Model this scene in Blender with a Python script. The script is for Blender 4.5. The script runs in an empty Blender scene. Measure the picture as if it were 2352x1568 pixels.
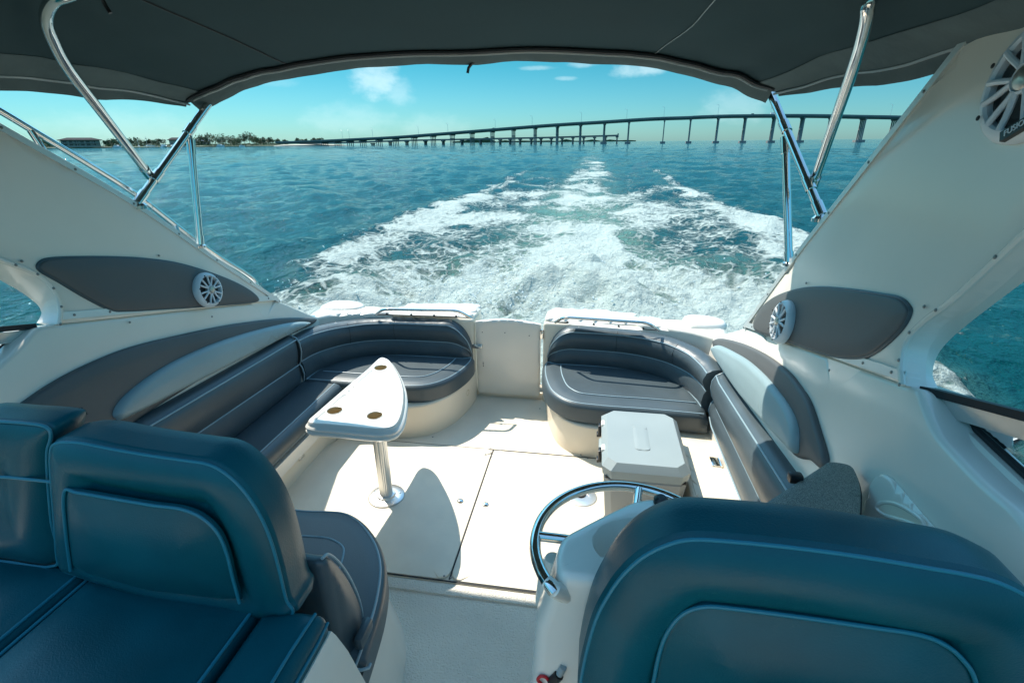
import bpy, bmesh, math, random
import numpy as np
from mathutils import Vector, Matrix, noise as mnoise, geometry as mgeo
random.seed(7); np.random.seed(7)
R = math.radians
SC = bpy.context.scene
COL = SC.collection
V = Vector
# ------------------------------------------------------------------ camera model (also used to place things on real planes)
F = 1150.0; TH = R(21.7); YAW = R(9.27); ROLL = R(0.5); CZ = 2.7
_f = V((-math.sin(YAW)*math.cos(TH), math.cos(YAW)*math.cos(TH), -math.sin(TH)))
_r = V((math.cos(YAW), math.sin(YAW), 0)); _u = _r.cross(_f)
_R = _r*math.cos(ROLL) - _u*math.sin(ROLL); _U = _u*math.cos(ROLL) + _r*math.sin(ROLL)
CAM = V((0, 0, CZ))
def ray(px, py):
    return _f + _R*((px-1176)/F) + _U*(-(py-784)/F)
LN = V((1, 0, .12)).normalized(); RN = V((-1, 0, .12)).normalized()
LP = V((-2.06, 0, 1.45)); RP = V((.84, 0, 1.45))
def at(px, py, X=None, Y=None, Z=None, side=None, off=0.0, D=None):
    """the point of a real plane (or horizontal distance D) seen at a photo position"""
    v = ray(px, py)
    if D is not None: return CAM + v*(D/math.hypot(v.x, v.y))
    if side: n, p = (LN, LP+LN*off) if side == 'L' else (RN, RP+RN*off); return CAM + v*((p-CAM).dot(n)/v.dot(n))
    if X is not None: return CAM + v*(X/v.x)
    if Y is not None: return CAM + v*(Y/v.y)
    return CAM + v*((Z-CZ)/v.z)
# ------------------------------------------------------------------ materials
def mat(name, col, rough=.5, metal=0.0, var=0.0, vscale=6.0, bump=0.0, bscale=200.0, spec=.5, coat=0.0, bdist=.002, detail=4, sheen=0):
    m = bpy.data.materials.new(name); m.use_nodes = True
    nt = m.node_tree; b = nt.nodes['Principled BSDF']
    b.inputs['Base Color'].default_value = (*col, 1); b.inputs['Roughness'].default_value = rough
    b.inputs['Metallic'].default_value = metal; b.inputs['Specular IOR Level'].default_value = spec
    b.inputs['Coat Weight'].default_value = coat; b.inputs['Coat Roughness'].default_value = .12 if coat > .35 else .3
    if sheen: b.inputs['Sheen Weight'].default_value = sheen
    tc = nt.nodes.new('ShaderNodeNewGeometry')
    if var > 0:
        n = nt.nodes.new('ShaderNodeTexNoise'); n.inputs['Scale'].default_value = vscale; n.inputs['Detail'].default_value = 6
        nt.links.new(tc.outputs['Position'], n.inputs['Vector'])
        rp = nt.nodes.new('ShaderNodeMapRange'); rp.inputs['From Min'].default_value = .3; rp.inputs['From Max'].default_value = .7
        rp.inputs['To Min'].default_value = 1-var; rp.inputs['To Max'].default_value = 1+var
        nt.links.new(n.outputs['Fac'], rp.inputs['Value'])
        mx = nt.nodes.new('ShaderNodeVectorMath'); mx.operation = 'SCALE'; mx.inputs[0].default_value = col
        nt.links.new(rp.outputs['Result'], mx.inputs['Scale']); nt.links.new(mx.outputs['Vector'], b.inputs['Base Color'])
        rr = nt.nodes.new('ShaderNodeMapRange'); rr.inputs['To Min'].default_value = rough*.8; rr.inputs['To Max'].default_value = min(1, rough*1.2)
        nt.links.new(n.outputs['Fac'], rr.inputs['Value']); nt.links.new(rr.outputs['Result'], b.inputs['Roughness'])
    if bump > 0:
        n2 = nt.nodes.new('ShaderNodeTexNoise'); n2.inputs['Scale'].default_value = bscale; n2.inputs['Detail'].default_value = detail
        nt.links.new(tc.outputs['Position'], n2.inputs['Vector'])
        bp = nt.nodes.new('ShaderNodeBump'); bp.inputs['Strength'].default_value = bump; bp.inputs['Distance'].default_value = bdist
        nt.links.new(n2.outputs['Fac'], bp.inputs['Height']); nt.links.new(bp.outputs['Normal'], b.inputs['Normal'])
    return m
M = dict(
    vinyl=mat('charcoal_vinyl', (.066, .090, .102), .38, var=.12, vscale=3, bump=.35, bscale=260, bdist=.0015),
    teal_shade=mat('teal_shade_vinyl', (.0004, .074, .094), .34, var=.2, vscale=4, bump=.4, bscale=240, bdist=.0015, spec=.32), teal_shade_pipe=mat('teal_shade_piping', (.012, .17, .23), .4),  # charcoal vinyl and its piping, blue-green cast of shade put into the colour
    wrinkle=mat('soft_charcoal_vinyl', (.066, .090, .102), .38, var=.14, vscale=4, bump=.5, bscale=22, bdist=.006, detail=7),
    taupe=mat('taupe_vinyl', (.095, .098, .098), .5, var=.08, vscale=3, bump=.3, bscale=260, bdist=.0015),
    silver=mat('silver_vinyl', (.27, .36, .375), .4, var=.06, vscale=3, bump=.25, bscale=260, bdist=.0015),
    piping=mat('grey_piping', (.28, .38, .42), .4),
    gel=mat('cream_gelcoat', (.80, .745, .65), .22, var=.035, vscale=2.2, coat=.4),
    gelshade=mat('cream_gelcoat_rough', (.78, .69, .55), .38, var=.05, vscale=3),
    floor=mat('cream_sole', (.75, .67, .545), .5, var=.07, vscale=5, bump=.25, bscale=90, bdist=.002),
    nonskid=mat('nonskid_sole', (.70, .65, .56), .6, var=.08, vscale=3, bump=1.0, bscale=130, bdist=.007, detail=1),
    steel=mat('polished_steel', (.74, .73, .70), .09, 1.0),
    alu=mat('brushed_aluminium', (.72, .72, .70), .34, 1.0, bump=.15, bscale=300),
    alubead=mat('aluminium_strip', (.70, .72, .70), .4, .6),
    black=mat('black_plastic', (.012, .013, .014), .35),
    rubber=mat('black_gasket', (.015, .016, .018), .6),
    canvas=mat('grey_canvas', (.034, .062, .070), .9, var=.10, vscale=1.6, bump=.5, bscale=420, bdist=.0012, spec=.15),
    canvas2=mat('grey_canvas_hem', (.10, .135, .14), .85, var=.1, vscale=9, bump=.5, bscale=14, bdist=.012, spec=.2),
    zip=mat('zip_teeth', (.35, .38, .38), .4, .3),
    granite=None, table=mat('white_tabletop', (.80, .77, .70), .3, var=.03, vscale=4, coat=.3),
    cup=mat('tan_cup_liner', (.46, .35, .18), .4),
    cooler=mat('pale_grey_plastic', (.30, .355, .36), .5, var=.03, vscale=5, bump=.2, bscale=300),
    coolerbody=mat('grey_plastic', (.30, .32, .32), .5, var=.03, vscale=5),
    spk=mat('white_plastic', (.62, .68, .72), .35), cone=mat('speaker_cone', (.02, .022, .025), .5), capm=mat('speaker_cap', (.5, .46, .40), .3, .8),
    screw=mat('screw_steel', (.22, .22, .21), .35, .8), red=mat('red_cord', (.5, .01, .02), .4), tan=mat('tan_plastic', (.55, .45, .28), .4), dark=mat('dark_hole', (.02, .02, .02), .7),
    concrete=mat('bridge_concrete', (.22, .22, .21), .85, var=.15, vscale=.05),
    oldconc=mat('old_concrete', (.20, .19, .17), .9, var=.2, vscale=.1),
    leaf=mat('dark_leaf', (.035, .065, .025), .7, var=.4, vscale=.3), leaf2=mat('mid_leaf', (.055, .09, .03), .7, var=.4, vscale=.3),
    bark=mat('bark', (.12, .09, .06), .9), sand=mat('shore_sand', (.45, .40, .32), .9, var=.2, vscale=.05),
    scrub=mat('shore_scrub', (.05, .075, .03), .9, var=.5, vscale=.08), rock=mat('riprap', (.4, .37, .33), .9, var=.3, vscale=.4),
    roof=mat('roof_tile', (.05, .048, .047), .95, spec=.05), wallm=mat('house_wall', (.34, .33, .29), .8), win=mat('dark_window', (.03, .05, .06), .15),
    boatw=mat('boat_white', (.8, .8, .78), .3), blueroof=mat('blue_roof', (.10, .2, .32), .6), car=mat('car_paint', (.2, .2, .22), .3), tyre=mat('tyre', (.02, .02, .02), .8),
)
def granite():
    m = bpy.data.materials.new('speckled_granite'); m.use_nodes = True; nt = m.node_tree; b = nt.nodes['Principled BSDF']
    g = nt.nodes.new('ShaderNodeNewGeometry'); n = nt.nodes.new('ShaderNodeTexNoise'); n.inputs['Scale'].default_value = 380; n.inputs['Detail'].default_value = 3
    r = nt.nodes.new('ShaderNodeValToRGB'); e = r.color_ramp.elements
    e[0].position = .36; e[0].color = (.08, .10, .09, 1); e[1].position = .64; e[1].color = (.30, .32, .27, 1)
    x = r.color_ramp.elements.new(.5); x.color = (.17, .19, .165, 1)
    nt.links.new(g.outputs['Position'], n.inputs['Vector']); nt.links.new(n.outputs['Fac'], r.inputs['Fac']); nt.links.new(r.outputs['Color'], b.inputs['Base Color'])
    b.inputs['Roughness'].default_value = .45
    return m
M['granite'] = granite()
def glass():
    m = bpy.data.materials.new('window_glass'); m.use_nodes = True; nt = m.node_tree; nt.nodes.clear()
    o = nt.nodes.new('ShaderNodeOutputMaterial'); t = nt.nodes.new('ShaderNodeBsdfTransparent'); t.inputs['Color'].default_value = (.86, .97, .97, 1)
    g = nt.nodes.new('ShaderNodeBsdfGlossy'); g.inputs['Roughness'].default_value = .02; fr = nt.nodes.new('ShaderNodeFresnel'); fr.inputs['IOR'].default_value = 1.45
    mx = nt.nodes.new('ShaderNodeMixShader'); nt.links.new(fr.outputs[0], mx.inputs[0]); nt.links.new(t.outputs[0], mx.inputs[1]); nt.links.new(g.outputs[0], mx.inputs[2]); nt.links.new(mx.outputs[0], o.inputs[0])
    return m
M['glass'] = glass()
# ------------------------------------------------------------------ object helpers
def origin(p):
    o = V((0, 0, 0))
    while p is not None: o += p.location; p = p.parent
    return o
def obj(name, verts, faces, m, parent=None, angle=38, base=None):
    o0 = origin(parent) if parent is not None else (V(base) if base is not None else V((0, 0, 0)))
    me = bpy.data.meshes.new(name)
    me.from_pydata([tuple(V(v)-o0) for v in verts], [], faces)
    bm = bmesh.new(); bm.from_mesh(me); bmesh.ops.recalc_face_normals(bm, faces=bm.faces); bm.to_mesh(me); bm.free()
    if angle:
        me.polygons.foreach_set('use_smooth', [True]*len(me.polygons)); me.set_sharp_from_angle(angle=R(angle))
    me.materials.append(m)
    o = bpy.data.objects.new(name, me); COL.objects.link(o)
    if parent is not None: o.parent = parent
    elif base is not None: o.location = o0
    return o
def thing(name, label, cat, loc, group=None):
    o = bpy.data.objects.new(name, None); COL.objects.link(o); o.location = loc; o.empty_display_size = .1
    o['label'] = label; o['category'] = cat
    if group: o['group'] = group
    return o
def tag(o, label, cat, group=None):
    o['label'] = label; o['category'] = cat
    if group: o['group'] = group
    return o
class MB:
    def __init__(s): s.v = []; s.f = []
    def add(s, vs, fs):
        k = len(s.v); s.v += [V(x) for x in vs]; s.f += [tuple(i+k for i in f) for f in fs]; return s
    def build(s, name, m, parent=None, angle=38, base=None): return obj(name, s.v, s.f, m, parent, angle, base)
    def rings(s, rs, closed=True, cap0=True, cap1=True):
        n = len(rs[0]); vs = [p for r in rs for p in r]; fs = []
        for i in range(len(rs)-1):
            for j in range(n if closed else n-1):
                a = i*n+j; b = i*n+(j+1) % n; fs.append((a, b, b+n, a+n))
        if cap0: fs.append(tuple(range(n))[::-1])
        if cap1: fs.append(tuple(range((len(rs)-1)*n, len(rs)*n)))
        return s.add(vs, fs)
    def tube(s, path, r, n=10, closed=False):
        path = [V(p) for p in path]; m = len(path); rs = []; up = None
        for i, p in enumerate(path):
            a = path[(i-1) % m] if (closed or i > 0) else p; b = path[(i+1) % m] if (closed or i < m-1) else p
            t = (b-a).normalized()
            if up is None:
                up = V((0, 0, 1)) if abs(t.z) < .9 else V((1, 0, 0)); up = (up-t*up.dot(t)).normalized()
            else: up = (up-t*up.dot(t)).normalized()
            w = t.cross(up); rr = r[i] if isinstance(r, (list, tuple)) else r
            rs.append([p+(up*math.cos(2*math.pi*k/n)+w*math.sin(2*math.pi*k/n))*rr for k in range(n)])
        if closed:
            rs.append(rs[0]); return s.rings(rs, cap0=False, cap1=False)
        return s.rings(rs)
    def box(s, x0, x1, y0, y1, z0, z1, bev=0.0, seg=2, mtx=None):
        bm = bmesh.new(); bmesh.ops.create_cube(bm, size=1)
        for v in bm.verts: v.co = V(((x0+x1)/2+v.co.x*(x1-x0), (y0+y1)/2+v.co.y*(y1-y0), (z0+z1)/2+v.co.z*(z1-z0)))
        if bev: bmesh.ops.bevel(bm, geom=list(bm.edges), offset=bev, segments=seg, affect='EDGES', profile=.5)
        bm.verts.index_update(); vs = [(mtx @ v.co) if mtx else v.co.copy() for v in bm.verts]; fs = [tuple(v.index for v in f.verts) for f in bm.faces]; bm.free()
        return s.add(vs, fs)
    def lathe(s, prof, c, n=24, axis=V((0, 0, 1))):
        axis = V(axis).normalized(); a = axis.orthogonal().normalized(); b = axis.cross(a); c = V(c)
        return s.rings([[c+axis*h+(a*math.cos(2*math.pi*k/n)+b*math.sin(2*math.pi*k/n))*max(r, 1e-4) for k in range(n)] for r, h in prof])
def cr(pts, n=8, closed=False):
    """Catmull-Rom resample"""
    P = [V(p) for p in pts]; m = len(P); out = []
    for i in range(m if closed else m-1):
        p1, p2 = P[i], P[(i+1) % m]
        p0 = P[(i-1) % m] if (closed or i > 0) else p1*2-p2
        p3 = P[(i+2) % m] if (closed or i+2 < m) else p2*2-p1
        for k in range(n):
            t = k/n
            out.append(.5*((2*p1)+(p2-p0)*t+(2*p0-5*p1+4*p2-p3)*t*t+(3*p1-p0-3*p2+p3)*t**3))
    if not closed: out.append(P[-1])
    return out
def rcorner(pts, r, n=6, closed=True):
    """polyline with rounded corners; r = number or per-corner list"""
    P = [V(p) for p in pts]; m = len(P); out = []
    for i in range(m):
        rr = r[i] if isinstance(r, (list, tuple)) else r
        if rr <= 0 or (not closed and i in (0, m-1)): out.append(P[i]); continue
        a = P[i-1]-P[i]; b = P[(i+1) % m]-P[i]; d = min(rr, a.length*.48, b.length*.48)
        A = P[i]+a.normalized()*d; B = P[i]+b.normalized()*d
        for k in range(n+1):
            t = k/n; out.append(A*(1-t)**2+P[i]*2*t*(1-t)+B*t*t)
    return out
def dens(pts, step, closed=True):
    out = []; m = len(pts)
    for i in range(m if closed else m-1):
        a = pts[i]; b = pts[(i+1) % m]; k = max(1, int((b-a).length/step))
        out += [a+(b-a)*(j/k) for j in range(k)]
    if not closed: out.append(pts[-1])
    return out
def insetter(outline, n):
    n = V(n).normalized(); m = len(outline); c = sum(outline, V((0, 0, 0)))/m
    area = sum(((outline[i]-c).cross(outline[(i+1) % m]-c)).dot(n) for i in range(m)); sg = 1 if area > 0 else -1
    N = []
    for i in range(m):
        a = (outline[i]-outline[i-1]); b = (outline[(i+1) % m]-outline[i])
        na = n.cross(a).normalized()*sg if a.length > 1e-9 else V((0, 0, 0)); nb = n.cross(b).normalized()*sg if b.length > 1e-9 else na
        q = na+nb; q = q/max(.5, q.length)*1.0 if q.length < 1e-6 else q/(max(.6, 1+na.dot(nb)))
        N.append(q)
    return lambda d, h: [outline[i]+N[i]*d+n*h for i in range(m)]
def pad(mb, outline, n, depth, r=.02, puff=0.0, pw=.06, seg=5, back=0.0, hf=None, hd=(), extra=()):
    """cushion or slab: outline swept along n with a rolled edge; the face height follows the distance to the edge"""
    n = V(n).normalized(); O = [V(p) for p in outline]; q = [O[0]]
    for p in O[1:]:
        if (p-q[-1]).length > 1e-4: q.append(p)
    if (q[0]-q[-1]).length < 1e-4: q.pop()
    O = q; m = len(O); c = sum(O, V((0, 0, 0)))/m; ax = n.orthogonal().normalized(); ay = n.cross(ax)
    P = np.array([[(p-c).dot(ax), (p-c).dot(ay)] for p in O]); h0 = [(p-c).dot(n) for p in O]
    if sum(P[i-1, 0]*P[i, 1]-P[i, 0]*P[i-1, 1] for i in range(m)) < 0: O.reverse(); P = P[::-1].copy(); h0.reverse()
    A = P; B = np.roll(P, -1, 0); AB = B-A; L2 = (AB**2).sum(1)+1e-12
    def dist(Q):
        Q = np.atleast_2d(Q); t = np.clip(((Q[:, None]-A[None])*AB[None]).sum(2)/L2[None], 0, 1)
        d = np.sqrt(((Q[:, None]-(A[None]+t[..., None]*AB[None]))**2).sum(2)).min(1)
        x, y = Q[:, 0][:, None], Q[:, 1][:, None]; x0, y0, x1, y1 = A[:, 0][None], A[:, 1][None], B[:, 0][None], B[:, 1][None]
        w = ((y0 > y) != (y1 > y)) & (x < (x1-x0)*(y-y0)/np.where(np.abs(y1-y0) < 1e-12, 1e-12, y1-y0)+x0)
        return np.where(w.sum(1) % 2 == 1, d, -d)
    T = np.roll(P, -1, 0)-np.roll(P, 1, 0); T /= np.sqrt((T**2).sum(1))[:, None]+1e-12; NN = np.stack([-T[:, 1], T[:, 0]], 1)
    ds = [r*(1-math.cos(k/seg*math.pi/2)) for k in range(1, seg+1)]
    if puff: ds += [r+pw*k/4 for k in (1, 2, 3, 4)]
    if hf: ds = list(hd)
    pts = []
    for d in ds:
        Q = P+NN*d; dd = dist(Q); pts += [tuple(x) for x in Q[dd > d*.96]]
    sz = P.max(0)-P.min(0); g = max(float(sz.max())/26, .012); last = ds[-1]
    X, Y = np.meshgrid(np.arange(P[:, 0].min()+g/2, P[:, 0].max(), g), np.arange(P[:, 1].min()+g/2, P[:, 1].max(), g)); Q = np.stack([X.ravel(), Y.ravel()], 1)
    if len(Q): pts += [tuple(x) for x in Q[dist(Q) > (last+g*.4)]]
    pts = [tuple(x) for x in P]+pts+[((V(p)-c).dot(ax), (V(p)-c).dot(ay)) for p in extra]
    H = (lambda d, p: hf(d, c+ax*p.x+ay*p.y)) if extra else None
    vo, eo, fo, ov, oe, of = mgeo.delaunay_2d_cdt([V(p) for p in pts], [(i, (i+1) % m) for i in range(m)], [], 1, 1e-6)
    def hh(d):
        d = max(0, d)
        if hf: return hf(d)
        z = depth-r+r*math.sqrt(max(0, 1-(1-min(1, d/r))**2)) if r > 0 else depth
        if puff and d > r: z += puff*math.sin(min(1, (d-r)/pw)*math.pi/2)
        return z
    dv = dist(np.array([[p.x, p.y] for p in vo]))
    k0 = len(mb.v); bi = {}
    for i, src in enumerate(ov):
        for x in src:
            if x < m: bi[x] = i
    flat = max(abs(x) for x in h0) < 1e-3
    def base(p):
        if flat: return 0.0
        w = 1/(((P-np.array([p.x, p.y]))**2).sum(1)+1e-8); return float((w*np.array(h0)).sum()/w.sum())
    bz = [base(p) for p in vo]
    bset = set(bi.values())
    vs = [c+ax*p.x+ay*p.y+n*(bz[i]+(H(0 if i in bset else dv[i], p) if H else hh(0 if i in bset else dv[i]))) for i, p in enumerate(vo)]
    k1 = len(vs); low = [c+ax*p.x+ay*p.y+n*(bz[i]-back) for i, p in enumerate(vo) if True]
    fs = [tuple(f) for f in fo]
    lb = {}; lowv = []
    for x in range(m):
        lb[x] = k1+len(lowv); lowv.append(O[x]-n*back)
    for x in range(m):
        y = (x+1) % m
        if x in bi and y in bi: fs.append((lb[x], lb[y], bi[y], bi[x]))
    return mb.add(vs+lowv, fs)
def ring_on(outline, n, d, h): return insetter(outline, n)(d, h)
def sweepz(mb, path, prof, hs=None, caps=True, lift=None):
    """path: plan polyline (Vectors, z ignored unless lift); prof(s)->[(o,z)], o to the LEFT of travel"""
    rs = []; m = len(path); L = [0]
    for i in range(1, m): L.append(L[-1]+(path[i]-path[i-1]).length)
    for i, p in enumerate(path):
        a = path[max(0, i-1)]; b = path[min(m-1, i+1)]; t = (b-a); t.z = 0; t.normalize(); nl = V((-t.y, t.x, 0))
        rs.append([V((p.x, p.y, 0))+nl*o+V((0, 0, z)) for o, z in prof(L[i], L[-1])])
    mb.rings(rs, cap0=caps, cap1=caps); return rs
def quad(o): return o
# ------------------------------------------------------------------ the boat
boat = thing('motorboat', 'cream white motorboat cockpit running away from the bridge', 'boat', (-.61, 2, .75))
FZ = .75
# sole
b = MB()
ol = [V((-1.95, -1.2, 0)), V((.75, -1.2, 0)), V((.75, 3.62, 0)), V((-1.95, 3.62, 0))]
MB().box(-2.0, .78, 1.725, 3.80, .55, FZ).build('sole', M['floor'], boat)
MB().box(-2.0, .78, -1.6, 1.66, .55, FZ-.012).build('helm_sole', M['nonskid'], boat)
MB().box(-2.0, .78, 1.66, 1.722, .55, FZ-.003, .004).build('sole_lip', M['nonskid'], boat)
def hatch(x0, x1, y0, y1):
    o = rcorner([V((x0, y0, 0)), V((x1, y0, 0)), V((x1, y1, 0)), V((x0, y1, 0))], .05)
    m = MB(); pad(m, [p+V((0, 0, FZ+.001)) for p in o], V((0, 0, 1)), .011, .006); return m.build('hatch_panel', M['floor'], boat)
h1 = hatch(-1.715, -.604, 1.735, 2.838); h2 = hatch(-.594, .54, 1.735, 2.832)
# dark caulk in the seams round the hatches
MB().box(-1.73, .55, 2.842, 2.848, FZ+.001, FZ+.003).build('seam', M['dark'], boat)
MB().box(-.603, -.595, 1.74, 2.84, FZ+.001, FZ+.003).build('seam', M['dark'], boat)
MB().box(-1.73, .55, 1.725, 1.733, FZ+.001, FZ+.003).build('seam', M['dark'], boat)
def disc(c, r, h, m, name, parent, n=V((0, 0, 1)), dome=.4):
    return MB().lathe([(r, 0), (r, h*.6), (r*.85, h), (r*.3, h*(1+dome)), (1e-4, h*(1+dome))], c, 16, n).build(name, m, parent)
disc(at(1057, 1150, Z=FZ+.013), .018, .006, M['steel'], 'latch_button', h1); disc(at(1115, 1158, Z=FZ+.013), .018, .006, M['steel'], 'latch_button', h2)
SCREW = disc(at(1127, 1028, Z=FZ), .0055, .002, M['screw'], 'screw', boat)
def screw(p, n=V((0, 0, 1))):
    s = SCREW.copy(); COL.objects.link(s); s.parent = boat; s.location = V(p)-SC0
    # the mesh was built round its own spot: shift so that it turns about it
    q = V((0, 0, 1)).rotation_difference(V(n).normalized()); s.rotation_euler = q.to_euler(); s.location = (V(p)-origin(boat)) - q @ SCL
SC0 = V((0, 0, 0)); SCL = at(1127, 1028, Z=FZ)-origin(boat)
for px, py in ((994, 1003), (1240, 938), (1085, 922), (1020, 1322), (1036, 1326), (1233, 1376), (1334, 1044), (1350, 1052), (1128, 1046), (1115, 1043)): screw(at(px, py, Z=FZ+.012))
# table socket plate in the sole
t = MB().lathe([(.085, 0), (.085, .004), (.075, .006), (.042, .006), (.04, .001)], at(1337, 1140, Z=FZ+.012), 32).build('socket_plate', M['alu'], boat)
MB().lathe([(.034, .0), (.034, .0075), (1e-4, .0075)], at(1333, 1134, Z=FZ+.012), 24).build('socket_hole', M['dark'], t)
# hull below
hu = [V((-2.2, -3, 0)), V((-2.2, 3.3, 0)), V((-1.9, 3.86, 0)), V((.68, 3.86, 0)), V((.98, 3.3, 0)), V((.98, -3, 0))]
MB().rings([[p+V((0, 0, z)) for p in hu] for z in (-.5, .54)]).build('hull', M['gel'], boat)
# side coamings: one slab each, on the inner side planes
coL = [V((0, -1.6, .6)), V((0, 3.57, .6)), V((0, 3.57, 1.44)), V((0, 3.36, 1.455))]
def onplane(side, y, z, off=0.0):
    n, p = (LN, LP) if side == 'L' else (RN, RP)
    x = (p.dot(n)+off-n.y*y-n.z*z)/n.x
    return V((x, y, z))
Lb = [at(130, 745, side='L'), at(640, 690, side='L')]
Rb = [at(2083, 886, side='R'), at(1712, 752, side='R')]
Lout = [onplane('L', -1.6, .6), onplane('L', 3.57, .6), onplane('L', 3.57, 1.43), onplane('L', 3.38, 1.45), at(690, 712, side='L'), at(640, 690, side='L'), at(130, 745, side='L'), at(85, 752, side='L'), at(40, 800, side='L'), at(0, 838, side='L'), onplane('L', .9, 1.82), onplane('L', -1.6, 1.70)]
Rout = [onplane('R', -1.6, .6), onplane('R', 3.57, .6), onplane('R', 3.57, 1.43), onplane('R', 3.38, 1.45), at(1655, 768, side='R'), at(1712, 752, side='R'), at(2083, 886, side='R'), at(2110, 893, side='R'), at(2125, 940, side='R'), at(2150, 998, side='R'), at(2256, 1110, side='R'), at(2352, 1185, side='R'), onplane('R', .5, 1.72), onplane('R', -1.6, 1.70)]
for s, o, n in (('L', Lout, LN), ('R', Rout, RN)):
    m = MB(); oo = rcorner(o, [0, 0, .05, .1, .1, .03, .02, .02, .05, .1]+[.1]*(len(o)-12)+[0, 0]); pad(m, dens([p-n*.16 for p in oo], .2), n, .16, .018, seg=4); m.build('side_coaming', M['gel'], boat)
# outer topsides
for sx, x in ((-1, -2.2), (1, .98)):
    ys = [-3, 0, 1.5, 2.5, 3.3, 3.55]; top = [1.6, 1.62, 1.6, 1.5, 1.42, 1.40]
    MB().rings([[V((x+sx*.02, y, -.4)), V((x+sx*.05, y, z)), V((x-sx*.02, y, z+.0)), V((x-sx*.03, y, -.4))] for y, z in zip(ys, top)]).build('topside', M['gel'], boat)
# transom
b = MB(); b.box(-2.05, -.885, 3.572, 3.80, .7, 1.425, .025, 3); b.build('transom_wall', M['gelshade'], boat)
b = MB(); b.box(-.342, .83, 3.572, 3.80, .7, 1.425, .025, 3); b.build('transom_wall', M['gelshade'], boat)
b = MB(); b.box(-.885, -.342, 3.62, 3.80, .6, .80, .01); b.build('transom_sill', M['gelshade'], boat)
# aft deck ledges
def ledge(pts, z0, z1, name='aft_deck', r=.04):
    m = MB(); pad(m, dens([V((x, y, z0)) for x, y in rcorner([V((x, y, 0)) for x, y in pts], r) for (x, y) in [(x, y)]] if False else dens([V((p.x, p.y, z0)) for p in rcorner([V((x, y, 0)) for x, y in pts], r)], .1), .1), V((0, 0, 1)), z1-z0, .02); return m.build(name, M['gel'], boat)
ledge([(-1.62, 3.60), (-.90, 3.60), (-.88, 3.88), (-1.0, 3.92), (-1.50, 3.86)], 1.30, 1.452)
ledge([(-.335, 3.60), (.42, 3.60), (.36, 3.84), (.1, 3.9), (-.28, 3.9), (-.335, 3.8)], 1.30, 1.452)
q = []
for px, py in ((700, 708), (760, 700), (800, 716), (850, 722), (862, 737), (740, 741)): q.append(at(px, py, Z=1.47))
def quarter(pts, z0, z1, name):
    m = MB(); pad(m, dens(cr([V((p.x, p.y, z0)) for p in pts], 5, True), .08), V((0, 0, 1)), z1-z0, .025); return m.build(name, M['gel'], boat)
quarter([V((-2.14, 3.30, 0)), V((-2.16, 3.62, 0)), V((-2.0, 3.78, 0)), V((-1.8, 3.66, 0)), V((-1.58, 3.70, 0)), V((-1.55, 3.57, 0)), V((-1.95, 3.46, 0))], 1.28, 1.462, 'quarter_deck')
quarter([V((.92, 3.30, 0)), V((.95, 3.60, 0)), V((.82, 3.74, 0)), V((.72, 3.60, 0)), V((.42, 3.76, 0)), V((.36, 3.58, 0)), V((.72, 3.42, 0))], 1.28, 1.462, 'quarter_deck')
# raised cleat bumps on the quarters
def bump_block(c, sx, sy, h):
    m = MB(); o = cr([V((c[0]-sx, c[1]-sy, c[2])), V((c[0]+sx*.7, c[1]-sy*.8, c[2])), V((c[0]+sx, c[1]+sy*.2, c[2])), V((c[0]+sx*.2, c[1]+sy, c[2])), V((c[0]-sx, c[1]+sy*.8, c[2]))], 6, True)
    pad(m, o, V((0, 0, 1)), h, h*.8, seg=5); return m.build('cleat_block', M['gel'], boat)
bump_block((-1.98, 3.66, 1.445), .16, .11, .034); bump_block((.84, 3.62, 1.445), .14, .12, .048)
MB().lathe([(.03, 0), (.03, .006), (.02, .012), (1e-4, .013)], at(715, 726, Z=1.475)+V((0, 0, -.01)), 20).build('fuel_cap', M['steel'], boat)
# hatch lids outlined on the ledges
for c in (((890, 722), (905, 714), (1045, 720), (1060, 727)), ((1300, 745), (1315, 738), (1470, 752), (1480, 760))):
    p = [at(x, y, Z=1.453) for x, y in c]; m = MB(); pad(m, rcorner(p, .03), V((0, 0, 1)), .006, .004); m.build('ledge_lid', M['gel'], boat)
# door
b = MB(); yy = 3.585
dx0, dx1 = -.876, -.362
o = [V((dx0, yy+.035, .785)), V((dx1, yy+.035, .785)), V((dx1, yy+.035, 1.40))]
for k in range(9): tt = k/8; o.append(V((dx1+(dx0-dx1)*tt, yy+.035, 1.40+.028*math.sin(math.pi*tt)+.0*tt)))
o.append(V((dx0, yy+.035, 1.40)))
pad(b, dens(rcorner([o[0], o[1]]+o[2:-1], [.03, .03]+[.0]*(len(o)-3)), .1), V((0, -1, 0)), .035, .008, seg=3)
door = b.build('transom_door', M['gel'], boat)
def boxp(name, c, s, m, parent, bev=.003, mtx=None):
    return MB().box(c[0]-s[0]/2, c[0]+s[0]/2, c[1]-s[1]/2, c[1]+s[1]/2, c[2]-s[2]/2, c[2]+s[2]/2, bev, 2).build(name, m, parent)
lt = boxp('latch', (-.865, yy-.008, 1.20), (.09, .012, .034), M['steel'], door, .006)
boxp('latch_bolt', (-.845, yy-.02, 1.20), (.05, .014, .016), M['steel'], lt, .005)
for z in (1.33, .87): boxp('hinge', (-.352, yy-.006, z), (.024, .014, .075), M['steel'], door, .003)
for x, z in ((-.82, 1.32), (-.64, 1.325), (-.45, 1.31), (-.82, 1.06), (-.82, 1.045), (-.82, 1.03)):
    MB().lathe([(.004, 0), (.004, .002), (1e-4, .003)], (x, yy-.001, z), 8, V((0, -1, 0))).build('bolt_hole', M['dark'], door)
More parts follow.
